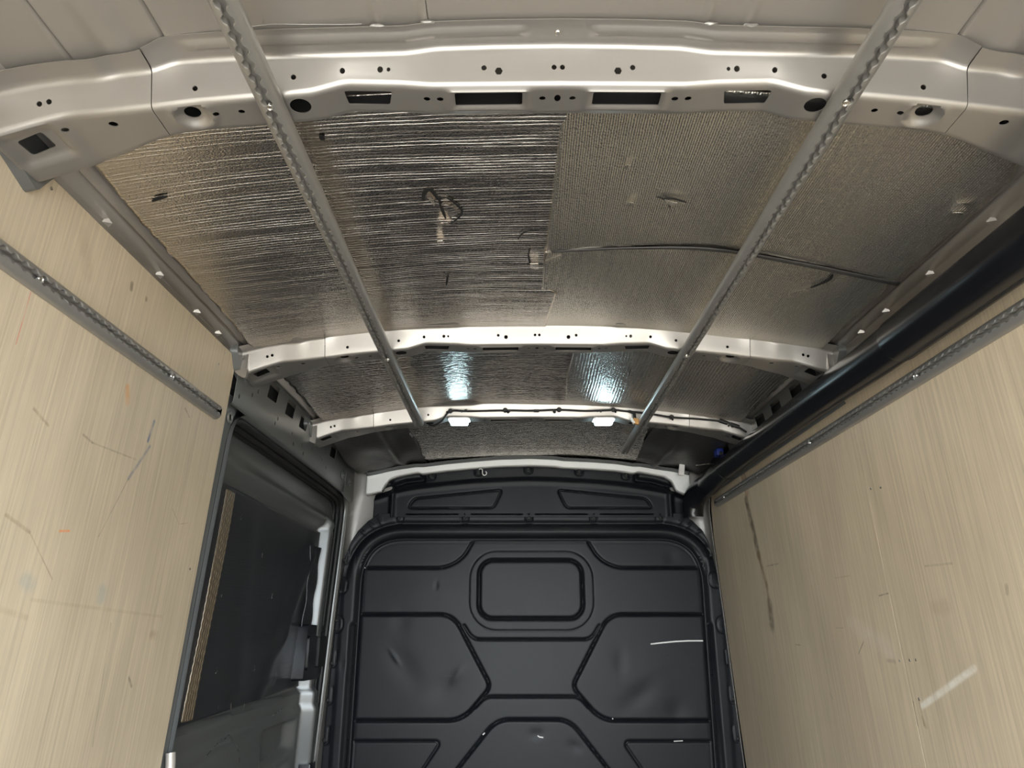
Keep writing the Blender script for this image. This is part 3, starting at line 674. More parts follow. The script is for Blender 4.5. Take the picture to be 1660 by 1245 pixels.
# on the plywood walls
lean = math.atan(0.046)
zl = 1.718
rail((wx(zl, -1) + .001, YR + .1, zl), 1.875 - YR - .1, -(PI / 2) - lean if False else -(PI / 2) + lean, 'perforated aluminium lashing rail screwed to the left plywood wall', (1.089, 1.584))
rail((wx(zl, 1) - .001, YR + .1, zl), 3.355 - YR - .1, (PI / 2) - lean, 'perforated aluminium lashing rail screwed to the right plywood wall', (1.584, 2.22, 3.209))

# ------------------------------------------------------------------ black duct along the right wall
def duct():
    root = empty('air_duct', (0.84, 1.0, 1.80))
    def seg(y0, y1, r0, r1, n=24, dx0=0, dx1=0):
        pr = [(y0 + (y1 - y0) * i / n) for i in range(n + 1)]
        return pr
    def piece(pts, radii):
        V_, F_ = [], []; sg = 36
        for i, p in enumerate(pts):
            p = Vector(p); t = (Vector(pts[min(i + 1, len(pts) - 1)]) - Vector(pts[max(i - 1, 0)])).normalized()
            s = t.cross(Vector((0, 0, 1))).normalized(); u = s.cross(t)
            for k in range(sg):
                a = 2 * PI * k / sg; V_.append(p + s * radii[i] * math.cos(a) * .92 + u * radii[i] * math.sin(a) - Vector(root.location))
        for i in range(len(pts) - 1):
            for k in range(sg): F_.append((i * sg + k, i * sg + (k + 1) % sg, (i + 1) * sg + (k + 1) % sg, (i + 1) * sg + k))
        F_.append(tuple(range(sg))[::-1]); F_.append(tuple((len(pts) - 1) * sg + k for k in range(sg)))
        return mk('duct_segment', V_, F_, 'black', root, 40)
    R0 = 0.0530
    piece([(.836, y, 1.795) for y in (YR + .1, .5, 1.0, 1.545, 1.552)], [R0 + .0015] * 4 + [R0])
    ys = np.linspace(1.545, 2.985, 16)
    piece([(.836, y, 1.795 + .008 * smooth(1.6, 2.2, y)) for y in ys], [R0 - .002 - .003 * smooth(1.6, 1.9, y) for y in ys])
    ys = np.linspace(2.98, 3.30, 10)
    piece([(.836, y, 1.800 - .012 * smooth(3.05, 3.3, y)) for y in ys], [R0 - .006 + .004 * smooth(3.0, 3.25, y) for y in ys])
    q = spline([(.836, 3.29, 1.789), (.826, 3.36, 1.782), (.808, 3.42, 1.760), (.800, 3.455, 1.720), (.800, 3.462, 1.665)], 6)
    piece([tuple(p) for p in q], [R0 - .003 + .006 * math.sin(i / len(q) * PI) for i in range(len(q))])
    tag(root, 'glossy black plastic duct running along the top of the right wall', 'duct'); return root
duct()
# ------------------------------------------------------------------ side header rails (with square holes) and door opening
def header_rail(side, name, y0, y1):
    s = side
    prof = [(0.885, 1.765), (0.8815, 1.768), (0.879, 1.776), (0.8765, 1.83), (0.872, 1.90), (0.868, 1.945), (0.860, 1.953), (0.848, 1.957)]
    ny = 80; ys = np.linspace(y0, y1, ny); P = np.zeros((len(prof), ny, 3))
    for i, (x, z) in enumerate(prof): P[i, :, 0] = x * s; P[i, :, 1] = ys; P[i, :, 2] = z
    if s < 0: P = P[::-1]
    o = grid(name, P, 'side', None, 30)
    bm = bmesh.new()
    def quad(yc, wd, z0=1.868, z1=1.925):
        prism(bm, round_poly([(yc - wd / 2 - .006, z0), (yc + wd / 2 - .006, z0 + .006), (yc + wd / 2 + .006, z1 + .006), (yc - wd / 2 + .006, z1)], .007, 3), 'x', s * .85, s * .90)
    for yc in (2.25, 2.44, 2.61, 3.08): quad(yc, .092)
    for y, z in ((2.12, 1.86), (2.08, 1.835), (2.33, 1.832), (2.31, 1.81), (2.42, 1.90), (2.50, 1.825), (2.53, 1.795), (2.63, 1.815), (2.66, 1.79), (2.76, 1.83), (2.93, 1.83), (2.97, 1.865), (3.0, 1.81), (3.30, 1.865), (1.985, 1.80)):
        prism(bm, circ(y, z, .0055, .008, n=10), 'x', s * .85, s * .90)
    return struct(cut(o, bm, solid=0.0018))
header_rail(-1, 'trim_3', 1.950, 3.44); header_rail(1, 'trim_4', 1.950, 3.44)
# near-black boxes added behind the header, painting the shade in its holes
struct(box('trim_5', (-0.925, 2.70, 1.90), (0.05, 1.50, 0.16), 'cavity_shade', bev=0)); struct(box('trim_6', (0.925, 2.70, 1.90), (0.05, 1.50, 0.16), 'cavity_shade', bev=0))

# door opening frame: rear pillar strip, curved header lip, front pillar
open_edge = round_poly([(1.982, 0.2), (1.978, 1.2), (1.995, 1.765), (3.10, 1.776), (3.492, 1.772), (3.490, 1.55), (3.482, 1.25), (3.484, 0.85), (3.484, 0.2)], [0, .3, .10, .3, .13, .2, .3, .2, 0], 10, closed=False)
def frame_lip():
    """painted lip of the opening turning outwards, following the opening edge"""
    V_, F_ = [], []; n = len(open_edge)
    for i, (y, z) in enumerate(open_edge):
        for d, dx in ((0.0, 0.0), (0.004, -.004), (0.006, -.014), (0.006, -.060)):
            a = Vector(open_edge[min(i + 1, n - 1)]) - Vector(open_edge[max(i - 1, 0)]); a.normalize(); nrm = Vector((a.y, -a.x))
            V_.append((-0.884 + (z - 1.76) * 0.046 + dx, y + nrm.x * d, z + nrm.y * d))
    for i in range(n - 1):
        for k in range(3): F_.append((i * 4 + k, i * 4 + k + 1, i * 4 + 5 + k, i * 4 + 4 + k))
    return struct(mk('trim_7', V_, F_, 'side', None, 50))
frame_lip()
def seal():
    pts = []; n = len(open_edge)
    for i, (y, z) in enumerate(open_edge):
        a = Vector(open_edge[min(i + 1, n - 1)]) - Vector(open_edge[max(i - 1, 0)]); a.normalize(); nrm = Vector((a.y, -a.x))
        pts.append((-0.908 + (z - 1.76) * 0.046, y + nrm.x * .014, z + nrm.y * .014))
    root = empty('door_seal', (0, 0, 0))
    tube('rubber_bulb', pts, .013, 'rubber', root, 10)
    tube('rubber_lip', [(x - .020, y, z - (.012 if z > 1.7 else 0)) for x, y, z in pts], .011, 'rubber', root, 10)
    tube('rubber_channel', [(x - .038, y + (.004 if z < 1.6 and y > 3 else 0), z - (.016 if z > 1.7 else 0)) for x, y, z in pts], .010, 'rubber', root, 8)
    tag(root, 'black rubber seal round the sliding door opening', 'door seal')
seal()
# rear pillar strip between the plywood edge and the opening
bm = bmesh.new()
prism(bm, round_poly([(1.946, 0.0), (1.984, 0.0), (1.980, 1.2), (1.992, 1.70), (2.045, 1.80), (1.952, 1.80), (1.948, 1.4)], [0, 0, .2, .08, .02, .02, .2], 5), 'x', -0.004, 0.0)
for v in bm.verts: v.co.x += wx(v.co.z, -1) - .006
pil = struct(mk_bm('trim_8', bm, 'side', None, 30))
# round drain hole with raised collar, top rear of the opening
lathe_disc('drain_hole_collar', (wx(1.735, -1) - .005, 1.985, 1.735), (1, 0, 0), [(.020, 0), (.017, .004), (.012, .004), (.009, -.001)], 'side', pil, 18)
lathe_disc('drain_hole', (wx(1.735, -1) - .005, 1.985, 1.735), (1, 0, 0), [(.0095, .0012), (.004, .0012)], 'slit', pil, 14)
# a raised tube-like edge low on the rear pillar
tube('pressed_edge', spline([(wx(.85, -1) + .006, 1.975, .86), (wx(.8, -1) + .014, 1.972, .80), (wx(.6, -1) + .016, 1.968, .60), (wx(.3, -1) + .016, 1.965, .30)], 6), .012, 'body', pil, 10)

# front pillar: sweeps from the side into the panel behind the bulkhead
def front_pillar(side, name):
    zs = np.concatenate([np.linspace(0.0, 1.2, 8), np.linspace(1.25, 1.955, 36)]); nt_ = 14
    P = np.zeros((len(zs), nt_, 3))
    for i, z in enumerate(zs):
        ye = float(np.interp(z, [0, .85, 1.25, 1.55, 1.70, 1.775, 1.96], [3.487, 3.487, 3.486, 3.492, 3.488, 3.44, 3.42]))
        xe = -0.884 + (z - 1.76) * 0.046 if z < 1.78 else -0.877
        for k in range(nt_):
            t = k / (nt_ - 1); a = t * PI / 2
            yb = 3.56; inn = 0.02 + .26 * smooth(1.40, 1.75, z)
            fy = smooth(0, .55, t); fx = smooth(.35, 1.0, t)
            P[i, k] = ((xe + inn * fx) * (-side if side > 0 else 1), ye + (yb - ye) * fy, z)
    if side > 0: P = P[::-1]
    return struct(grid(name, P, 'pillar', None, 50, thick=.002))
front_pillar(-1, 'trim_9'); front_pillar(1, 'trim_10')
# grey reinforcement overlapping the header at the front corner, with its two embossed cups
bm = bmesh.new()
prism(bm, round_poly([(3.27, 1.760), (3.335, 1.762), (3.350, 1.80), (3.365, 1.93), (3.55, 1.945), (3.56, 1.80), (3.52, 1.74), (3.40, 1.74)], [.01, .02, .03, .01, .02, .05, .05, .05], 5), 'x', -.8765, -.873)
rein = struct(mk_bm('trim_11', bm, 'side', None, 30))
for y in (3.325 - .04, 3.43): lathe_disc('pressed_cup', (-.8725, y, 1.835), (1, 0, 0), [(.022, -.002), (.018, .004), (.012, .004), (.008, -.002)], 'side', rein, 18)

# ------------------------------------------------------------------ sliding door seen through the opening
def sliding_door():
    root = empty('door_1', (-0.98, 2.7, 0.0)); root['kind'] = 'structure'
    ys = np.concatenate([np.linspace(1.90, 2.2, 12), np.linspace(2.21, 3.29, 90), np.linspace(3.295, 3.36, 27), np.linspace(3.37, 3.62, 20)]); zs = np.concatenate([np.linspace(.1, .55, 14), np.linspace(.56, 1.84, 120)])
    Yg, Zg = np.meshgrid(ys, zs, indexing='ij')
    X = -1.000 + 0.046 * (Zg - 1.15)               # base plane of the inner door skin
    # upper band: stands proud, with a rolled lower edge
    X += 0.022 * smooth(1.590, 1.615, Zg) + 0.016 * np.exp(-((Zg - 1.635) / .020) ** 2) - 0.010 * smooth(1.68, 1.78, Zg)
    # front stile: a rounded vertical column
    st = Yg - .03 * smooth(.9, .5, Zg)
    X += 0.062 * smooth(3.308, 3.330, st) * (1 - smooth(3.375, 3.44, st)) * (1 - smooth(1.58, 1.66, Zg))
    # lower belt: stepped pressing below the sheet, sloping like the photo
    zb = .885 + .02 * (Yg - 2.2)
    X += 0.020 * (1 - smooth(zb - .012, zb + .004, Zg)) + 0.012 * (1 - smooth(zb - .075, zb - .06, Zg))
    # deep pocket low at the front, bounded by a diagonal edge
    pk = smooth(2.86, 2.93, Yg + (Zg - .7) * .35) * (1 - smooth(3.24, 3.30, Yg)) * (1 - smooth(.785, .81, Zg)) * smooth(.635, .67, Zg - .12 * (Yg - 3.0))
    X -= 0.050 * pk
    X -= .004 * np.exp(-((Zg - .79 - .06 * (Yg - 2.4)) / .008) ** 2) * (Yg < 3.25)
    grid('inner_skin', np.stack([X - root.location.x, Yg - root.location.y, Zg], -1), 'side', root, 50, thick=.003)
    # dark insulation sheet
    t = np.linspace(0, 1, 90); s = np.linspace(0, 1, 90); T, Sx = np.meshgrid(t, s, indexing='ij')
    Yt = 2.15 + (3.285 - 2.15) * T; zt = 1.580 - .01 * T; zbm = .895 + .03 * T
    Zt = zbm + (zt - zbm) * Sx
    Yt = Yt - .03 * smooth(.75, 1.0, T) * np.exp(-((Sx - .04) / .06) ** 2)
    Xt = -1.000 + .046 * (Zt - 1.15) + .012
    # diagonal folds of the loose sheet
    def fold(y0, z0, y1, z1, wdt, h):
        a = np.array((y0, z0)); b = np.array((y1, z1)); ba = b - a; L2 = ba @ ba
        k = np.clip(((Yt - y0) * ba[0] + (Zt - z0) * ba[1]) / L2, 0, 1); d = np.hypot(Yt - y0 - k * ba[0], Zt - z0 - k * ba[1])
        return h * np.exp(-(d / wdt) ** 2)
    Xt += fold(3.20, 1.46, 2.95, 1.13, .05, .020) + fold(2.95, 1.13, 2.80, .93, .05, .010) + fold(2.45, 1.45, 2.55, 1.0, .08, .008) + fold(2.95, .975, 2.5, .945, .018, .006) + .012 * smooth(.86, 1.0, T)
    g = grid('insulation_sheet', np.stack([Xt - root.location.x, Yt - root.location.y, Zt], -1), 'darkfoil', root, 60, thick=.004); g['label'] = 'dark foil insulation sheet with diagonal folds'
    # bright crinkled band along its rear edge
    ys2 = np.linspace(2.185, 2.255, 31); zs2 = np.linspace(.905, 1.565, 140); Y2, Z2 = np.meshgrid(ys2, zs2, indexing='ij')
    X2 = -1.0 + .046 * (Z2 - 1.15) + .016 + .0022 * np.sin((Y2 - 2.175) / .0145 * 2 * PI + 1.5 * np.sin(Z2 * 7)) + .0008 * np.sin(Z2 * 260 + Y2 * 90)
    Y2 = Y2 + .012 * np.sin(Z2 * 5.5)
    g = grid('crinkled_edge', np.stack([X2 - root.location.x, Y2 - root.location.y, Z2], -1), 'dullfoil', root, 60, thick=.002); g['label'] = 'bright crinkled foil edge of the door insulation'
    # loose corner strip in front of the stile
    ys2 = np.linspace(3.18, 3.272, 12); zs2 = np.linspace(1.01, 1.50, 50); Y2, Z2 = np.meshgrid(ys2, zs2, indexing='ij')
    X2 = -1.0 + .046 * (Z2 - 1.15) + .030 + .010 * (Y2 - 3.18) / .09 + .003 * np.sin(Z2 * 40 + Y2 * 30); Y2 = Y2 - .03 * smooth(1.35, 1.5, Z2) * ((3.272 - Y2) / .092)
    grid('edge_strip', np.stack([X2 - root.location.x, Y2 - root.location.y, Z2], -1), 'darkfoil', root, 60, thick=.003)
    # black latch housing with its grip recess
    bm = bmesh.new()
    prism(bm, round_poly([(3.165, .950), (3.42, .945), (3.478, .985), (3.480, 1.150), (3.44, 1.168), (3.18, 1.172)], .012, 4), 'x', -1.0, -.942)
    for v in bm.verts: v.co -= root.location
    lh = mk_bm('latch_housing', bm, 'black', root, 30)
    bm = bmesh.new(); prism(bm, rrect(3.20, 3.33, .990, 1.125, .012), 'x', -.942, -.937)
    for v in bm.verts: v.co -= root.location
    mk_bm('latch_cover', bm, 'black', lh, 30)
    bm = bmesh.new(); prism(bm, rrect(3.345, 3.46, .995, 1.122, .008), 'x', -.942, -.930)
    for v in bm.verts: v.co -= root.location
    mk_bm('latch_grip', bm, 'rubber', lh, 30)
    # small latch block at the bottom of the stile
    box('latch_block', (-.945 - root.location.x, 3.36 - root.location.y, .56), (.05, .09, .12), 'black', root, .006)
    # pale scuffs on sheet and skin
    def scuff(pts, r=.0013):
        q = []
        for y, z in pts: q.append((-1.0 + .046 * (z - 1.15) + .0165 + (.020 if z < .88 else 0) + (.012 if z < .82 else 0) - root.location.x, y - root.location.y, z))
        tube('scuff', q, r * .62, 'steel', root, 5)
    for k in range(16):
        y = 2.45 - .02 + .11 * (k / 16) + random.uniform(-.004, .004); z = 1.335 - .24 * k / 16
        scuff([(y, z), (y + .012, z - .010)], .0009)
    for y, z in ((2.36, 1.03), (2.62, .985), (2.50, .955), (2.52, .93), (2.70, 1.02), (3.05, 1.2), (2.35, 1.5), (2.9, 1.12), (2.24, .94), (2.42, .92), (2.78, 1.27), (2.60, 1.40), (2.3, 1.25), (2.66, .90)):
        k_ = random.uniform(.3, .9); scuff([(y, z + .012 * k_), (y + random.uniform(-.008, .008), z), (y + random.uniform(-.008, .01), z - .010 * k_)], .0012)
    scuff([(2.52, .935), (2.535, .905)], .004)
    scuff([(2.45, .82), (2.50, .835), (2.56, .79), (2.60, .75), (2.61, .70)], .0016); scuff([(2.26, .70), (2.42, .745)], .0014); scuff([(2.92, .845), (3.10, .865)], .0014); scuff([(2.30, .80), (2.44, .83)], .001)
    return root
sliding_door()

# ------------------------------------------------------------------ bulkhead
def poly_d(X, Z, pts, closed=True):
    """unsigned distance to polyline and inside mask"""
    P = np.array(pts); n = len(P); d = np.full(X.shape, 9.0); ins = np.zeros(X.shape, bool)
    for i in range(n if closed else n - 1):
        a = P[i]; b = P[(i + 1) % n]; ba = b - a; L2 = max(ba @ ba, 1e-12)
        k = np.clip(((X - a[0]) * ba[0] + (Z - a[1]) * ba[1]) / L2, 0, 1)
        d = np.minimum(d, np.hypot(X - a[0] - k * ba[0], Z - a[1] - k * ba[1]))
        if closed:
            c = ((a[1] > Z) != (b[1] > Z)); xi = a[0] + (Z - a[1]) * ba[0] / (ba[1] if abs(ba[1]) > 1e-12 else 1e-12); ins ^= c & (X < xi)
    return d, ins
YB = 3.50; CX = 0.010
BK = [(-.886, 1.467, 0), (-.896, 1.333, 1), (-.905, 1.161, 1), (-.907, 1.006, 0), (-.912, .850, 0), (-.914, .686, 0)]
BKR = [(.878, 1.49, 0), (.895, 1.361, 1), (.912, 1.158, 1), (.920, 1.011, 0), (.922, .855, 0), (.924, .694, 0)]
def bulkhead():
    root = empty('bulkhead_partition', (0, YB, 0)); 
    zs = np.concatenate([np.linspace(0, .50, 26)[:-1], np.arange(.50, 1.690, .0042), [1.690]])
    zl_ = [0, .576, .811, 1.208, 1.375, 1.49, 1.554, 1.605, 1.652, 1.675, 1.69]; xl = [-.925, -.920, -.916, -.905, -.893, -.880, -.860, -.830, -.785, -.752, -.735]
    xr = [.940, .938, .934, .925, .903, .888, .872, .850, .806, .775, .757]
    L = np.interp(zs, zl_, xl); R = np.interp(zs, zl_, xr); nx = 440; s = np.linspace(0, 1, nx)
    X = L[:, None] + (R - L)[:, None] * s[None]; Z = np.repeat(zs[:, None], nx, 1)
    H = np.zeros_like(X)                       # height towards the cargo side
    def groove(d, dep, wd): return -dep * np.exp(-(d / wd) ** 2)
    # main ring: rounded arch with two channels
    arch = round_poly([(-.790, -.2), (-.795, 1.563), (.828, 1.563), (.800, -.2)], [0, .20, .20, 0], 14)
    d, ins = poly_d(X, Z, arch); sd = np.where(ins, -d, d)
    H += -0.010 * (1 - smooth(-.014, .002, sd)) + groove(sd - .004, .016, .010) + (groove(sd - .078, .014, .012) + 0.010 * np.exp(-((sd - .040) / .020) ** 2)) * smooth(1.34, 1.50, Z) - .010 * np.exp(-((sd - .016) / .012) ** 2) * smooth(1.50, 1.34, Z)
    H -= .004 * smooth(.075, .10, sd)
    # window blank with its two rings
    ring = rrect(-.283, .310, 1.146, 1.512, .13, 8); d, ins = poly_d(X, Z, ring); H += np.where(ins, .0026, 0) * smooth(0, .006, d) + groove(d, .0016, .003)
    win = rrect(-.236, .256, 1.200, 1.467, .065, 8); d, ins = poly_d(X, Z, win); H += groove(d, .013, .0068) + np.where(ins, .002, 0) * smooth(0, .01, d)
    # corner lobes, hexagons, lower lobes
    def panel(pts, r, dep=.010, wd=.0055, lift=0.0, closed=True):
        nonlocal H
        q = round_poly(pts, r, 8, closed); d, ins = poly_d(X, Z, q, closed); inside = sd < -.004
        H += groove(d, dep, wd) * smooth(-.002, -.012, sd)
        if lift: H += np.where(ins, lift, 0) * smooth(0, .012, d) * smooth(-.002, -.012, sd)
    m = lambda pts: [(2 * CX - x, z) for x, z in pts]
    lobe = [(-.90, 1.432), (-.40, 1.432), (-.318, 1.475), (-.268, 1.56), (-.268, 1.70), (-.90, 1.70)]
    for q in (lobe, m(lobe)): panel(q, [0, .10, .12, .02, 0, 0], .011, .006, -.003)
    hexa = [(-.95, 1.219), (-.355, 1.219), (-.175, .905), (-.302, .764), (-.95, .764)]
    for q in (hexa, m(hexa)): panel(q, [0, .07, .035, .07, 0], .010, .0055, .004)
    wb = [(-.305, 1.17), (-.262, 1.108), (.288, 1.108), (.330, 1.17)]; panel(wb, .045, .008, .005, 0, False)
    wl = [(-.245, .82), (-.200, .863), (.225, .863), (.268, .82)]; panel(wl, .035, .009, .005, 0, False)
    bt = [(-.50, .36), (-.150, .769), (.180, .769), (.52, .36)]; panel(bt, [0, .06, .06, 0], .009, .005, .003)
    bl = [(-.95, .680), (-.395, .680), (-.58, .42), (-.95, .42)]
    for q in (bl, m(bl)): panel(q, .035, .008, .005, -.003)
    # dents from loads
    def dent(x, z, sx, sz, h, a=0):
        nonlocal H
        c, s_ = math.cos(a), math.sin(a); u = (X - x) * c + (Z - z) * s_; v = -(X - x) * s_ + (Z - z) * c; H += .45 * h * np.exp(-(u / sx) ** 2 - (v / sz) ** 2)
    dent(-.62, 1.03, .035, .009, .006, -.9); dent(-.58, 1.0, .10, .05, -.006, -.9); dent(-.33, .95, .05, .02, .006, 1.0); dent(-.38, .90, .08, .05, -.007, .5); dent(-.60, 1.19, .04, .06, -.004)
    dent(-.44, 1.35, .010, .020, -.004); dent(.50, .87, .09, .04, -.007, .6); dent(.66, .80, .05, .05, -.007); dent(.42, 1.01, .03, .06, -.004); dent(.69, 1.48, .03, .03, -.003)
    dent(.03, .71, .03, .02, -.005); dent(.20, .66, .03, .02, -.004, -.5); dent(-.53, 1.34, .15, .1, .003); dent(.55, .95, .12, .08, .004); dent(-.86, 1.0, .02, .03, -.006)
    # joggle pockets on the side flange
    for sgn in (-1, 1):
        xx = X - CX; mk_ = smooth(.855, .835, np.abs(xx)) * (np.sign(xx) == sgn)
        H -= .010 * mk_ * smooth(1.19, 1.165, Z) * (sd > .02); H -= .006 * mk_ * np.exp(-((Z - 1.47) / .05) ** 2) * (sd > .02)
    # U and D shaped pressings round the screws
    def upress(x, z, r, dep=.0045, kind=0):
        nonlocal H
        if kind == 0: q = round_poly([(x - r, z + 3 * r), (x - r, z - r), (x + r, z - r), (x + r, z + 3 * r)], r * .95, 6, False); d, _ = poly_d(X, Z, q, False)
        else: q = rrect(x - .034, x + .034, z - .036, z + .036, .028, 5); d, _ = poly_d(X, Z, q)
        H += groove(d, dep, .0035)
    for x in (-.632, -.312, .004, .323, .646): upress(x, 1.662, .017)
    for x, z, k in BK + BKR: upress(x, z + (.0 if not k else .015), .017, .0045, k)
    # curved top flange creases
    for a in (-1, 1):
        for xx, z0, ang in ((.775, 1.635, .8), (.815, 1.600, .9), (.735, 1.655, .5)):
            dxx = (X - CX) * a - xx; dzz = Z - z0; u = dxx * math.cos(ang) - dzz * math.sin(ang); v = dxx * math.sin(ang) + dzz * math.cos(ang)
            H += .004 * np.exp(-(u / .006) ** 2 - (v / .030) ** 2)
    P = np.stack([X, -H, Z], -1)
    low = grid('lower_panel', P, 'bulk', root, 60, thick=.0012)
    # upper panel
    tx = [-.80, -.75, -.65, -.542, -.40, -.296, -.15, 0.012, .17, .32, .44, .545, .65, .76, .81]; tz = [1.82, 1.855, 1.885, 1.905, 1.920, 1.930, 1.938, 1.944, 1.938, 1.930, 1.920, 1.906, 1.888, 1.862, 1.83]
    xs = np.linspace(-.765, .785, 390); tops = np.interp(xs, tx, tz); tops = np.convolve(np.pad(tops, 12, mode='edge'), np.ones(25) / 25, 'valid')
    t = np.linspace(0, 1, 80); X = np.repeat(xs[:, None], 80, 1); Z = 1.672 + (tops[:, None] - 1.672) * t[None]; H = np.full(X.shape, -.004)
    dz = tops[:, None] - Z
    H += -.024 * smooth(.095, .060, dz) + .004 * np.exp(-((dz - .095) / .012) ** 2)
    tl = [(-.592, 1.718), (-.170, 1.718), (-.128, 1.807), (-.565, 1.764)]
    for q in (tl, [(2 * CX - x, z) for x, z in tl]):
        qq = round_poly(q, .022, 6); d, ins = poly_d(X, Z, qq); H += groove(d, .009, .005) + np.where(ins, -.003, 0) * smooth(0, .01, d)
    # outer vertical ribs and the notched corners
    for xr_ in (-.672, .700): H += .012 * np.exp(-((X - xr_) / .012) ** 2) * (Z < 1.835); 
    H += -.020 * smooth(.685, .71, np.abs(X - CX - .008))
    for sgn in (-1, 1):
        q = [(CX + sgn * .535, 2.0), (CX + sgn * .535, 1.862), (CX + sgn * .62, 1.852), (CX + sgn * .78, 1.80)]
        d, _ = poly_d(X, Z, q, False); H += groove(d, .022, .011)
    for x in (-.486, -.249, .004, .26, .494):
        zc = float(np.interp(x, xs, tops)) - .028
        q = round_poly([(x - .018, zc + .06), (x - .018, zc - .020), (x + .018, zc - .020), (x + .018, zc + .06)], .017, 6, False); d, _ = poly_d(X, Z, q, False); H += groove(d, .006, .004)
    Hs = H
    grid('upper_panel', np.stack([X, -Hs, Z], -1)[::-1], 'bulk', root, 60, thick=.0012)
    # screws
    for x in (-.632, -.312, .004, .323, .646): lathe_disc('screw', (x, -.001, 1.666), (0, -1, 0), [(.0085, 0), (.0085, .004), (.006, .0055), (.004, .003)], 'rubber', root, 12)
    for x, z, k in BK + BKR: lathe_disc('screw', (x + (.004 if k else 0), .002, z - (.012 if k == 1 and z > 1.2 else -.03 if k else 0)), (0, -1, 0), [(.0085, 0), (.0085, .004), (.006, .0055), (.004, .003)], 'rubber', root, 12)
    for x in (-.486, -.249, .004, .26, .494):
        zc = float(np.interp(x, xs, tops)) - .028; lathe_disc('screw', (x, .020, zc), (0, -1, 0), [(.010, 0), (.010, .005), (.007, .0065), (.004, .004)], 'rubber', root, 12)
    # pale scrapes
    def scrape(pts, r, mat='white'): tube('scrape', [(x, .0035 if len(pt) < 3 else pt[2], z) for pt in pts for x, z in [pt[:2]]], r, mat, root, 6)
    scrape([(.563, 1.088), (.62, 1.094), (.678, 1.099), (.74, 1.102), (.806, 1.102)], .0035)
    scrape([(-.21, .708), (-.20, .716)], .003); scrape([(.035, .705), (.043, .699), (.06, .697)], .0028); scrape([(.37, .772), (.375, .774)], .003); scrape([(.64, .682), (.68, .684)], .002); scrape([(-.785, 1.43), (-.783, 1.432)], .003)
    tag(root, 'black pressed steel bulkhead with blanked window and hexagonal panels', 'bulkhead'); return root
bulkhead()
bpy.data.objects['bulkhead_partition'].location = (0, YB, 0)

# white painted cab roof rail above the bulkhead
def cab_rail():
    xs = np.linspace(-.80, .80, 220)
    tx = [-.80, -.76, -.72, -.65, -.545, -.535, -.40, -.296, -.26, -.15, .012, .14, .17, .32, .44, .535, .545, .65, .72, .77, .80]
    tz = [1.868, 1.876, 1.886, 1.900, 1.916, 1.912, 1.929, 1.939, 1.942, 1.951, 1.956, 1.951, 1.945, 1.938, 1.929, 1.914, 1.918, 1.900, 1.890, 1.880, 1.870]
    top = np.interp(xs, tx, tz); top = np.convolve(np.pad(top, 2, mode='edge'), np.ones(5) / 5, 'valid')
    hgt = np.interp(xs, [-.80, -.725, -.715, -.69, -.66, -.60, -.545, -.53, -.30, .0, .30, .53, .545, .60, .68, .715, .735, .80], [.085, .085, .062, .034, .026, .022, .020, .026, .026, .027, .027, .026, .020, .020, .022, .040, .085, .10])
    rows = []
    for dy, f, dz in ((-.034, 0, .013), (-.024, 0, .009), (-.012, 0, .006), (-.008, 0, .003), (-.006, 0, -.002), (-.004, .5, 0), (-.002, 1, .003), (.004, 1, 0), (.04, 1, -.002)): rows.append((3.490 + dy + 0 * xs, top - f * hgt + dz))
    P = np.zeros((len(rows), len(xs), 3))
    for i, (y, z) in enumerate(rows): P[i, :, 0] = xs; P[i, :, 1] = y; P[i, :, 2] = z
    lo = grid('cab_roof_rail', P[3:], 'white', None, 40, thick=.0015)
    fl = grid('flange', P[:4] + np.array((0, 0, .0006)), 'side', lo, 40, thick=.0012); fl['label'] = 'grey upper flange'
    tag(lo, 'white painted roof rail arching above the black bulkhead', 'roof rail')
cab_rail()
# S-shaped wire hook on the bulkhead's upper flange
q = [(-.243, 3.482, 1.905), (-.232, 3.478, 1.908), (-.226, 3.476, 1.898), (-.226, 3.474, 1.884), (-.218, 3.472, 1.874), (-.209, 3.472, 1.876), (-.205, 3.472, 1.886), (-.210, 3.472, 1.893)]
tag(tube('wire_hook', spline(q, 6), .0022, 'white', None, 8), 'small white S-shaped wire hook hanging from the top edge of the bulkhead', 'hook')

# ------------------------------------------------------------------ lamps on the front beam
def lamp(x, label):
    zc = float(low_u(.29)) - .001; root = empty('ceiling_lamp', (x, 2.757, zc))
    bm = bmesh.new(); prism(bm, rrect(-.044, .044, -.032, .034, .014, 5), 'z', -.004, .001); mk_bm('bezel', bm, 'white', root, 30)
    bm = bmesh.new(); prism(bm, rrect(-.037, .037, -.026, .028, .012, 5), 'z', -.019, -.004)
    for v in bm.verts:
        if v.co.z < -.01: v.co.x *= .93; v.co.y *= .88
    ln = mk_bm('lens', bm, 'led', root, 40); ln['label'] = 'glowing white lens'
    tag(root, label, 'lamp', 'lit lamps on the front roof beam')
lamp(-.290, 'left one of the two lit cool-white lamps under the roof'); lamp(.292, 'right one of the two lit cool-white lamps under the roof, beside the tan connector')
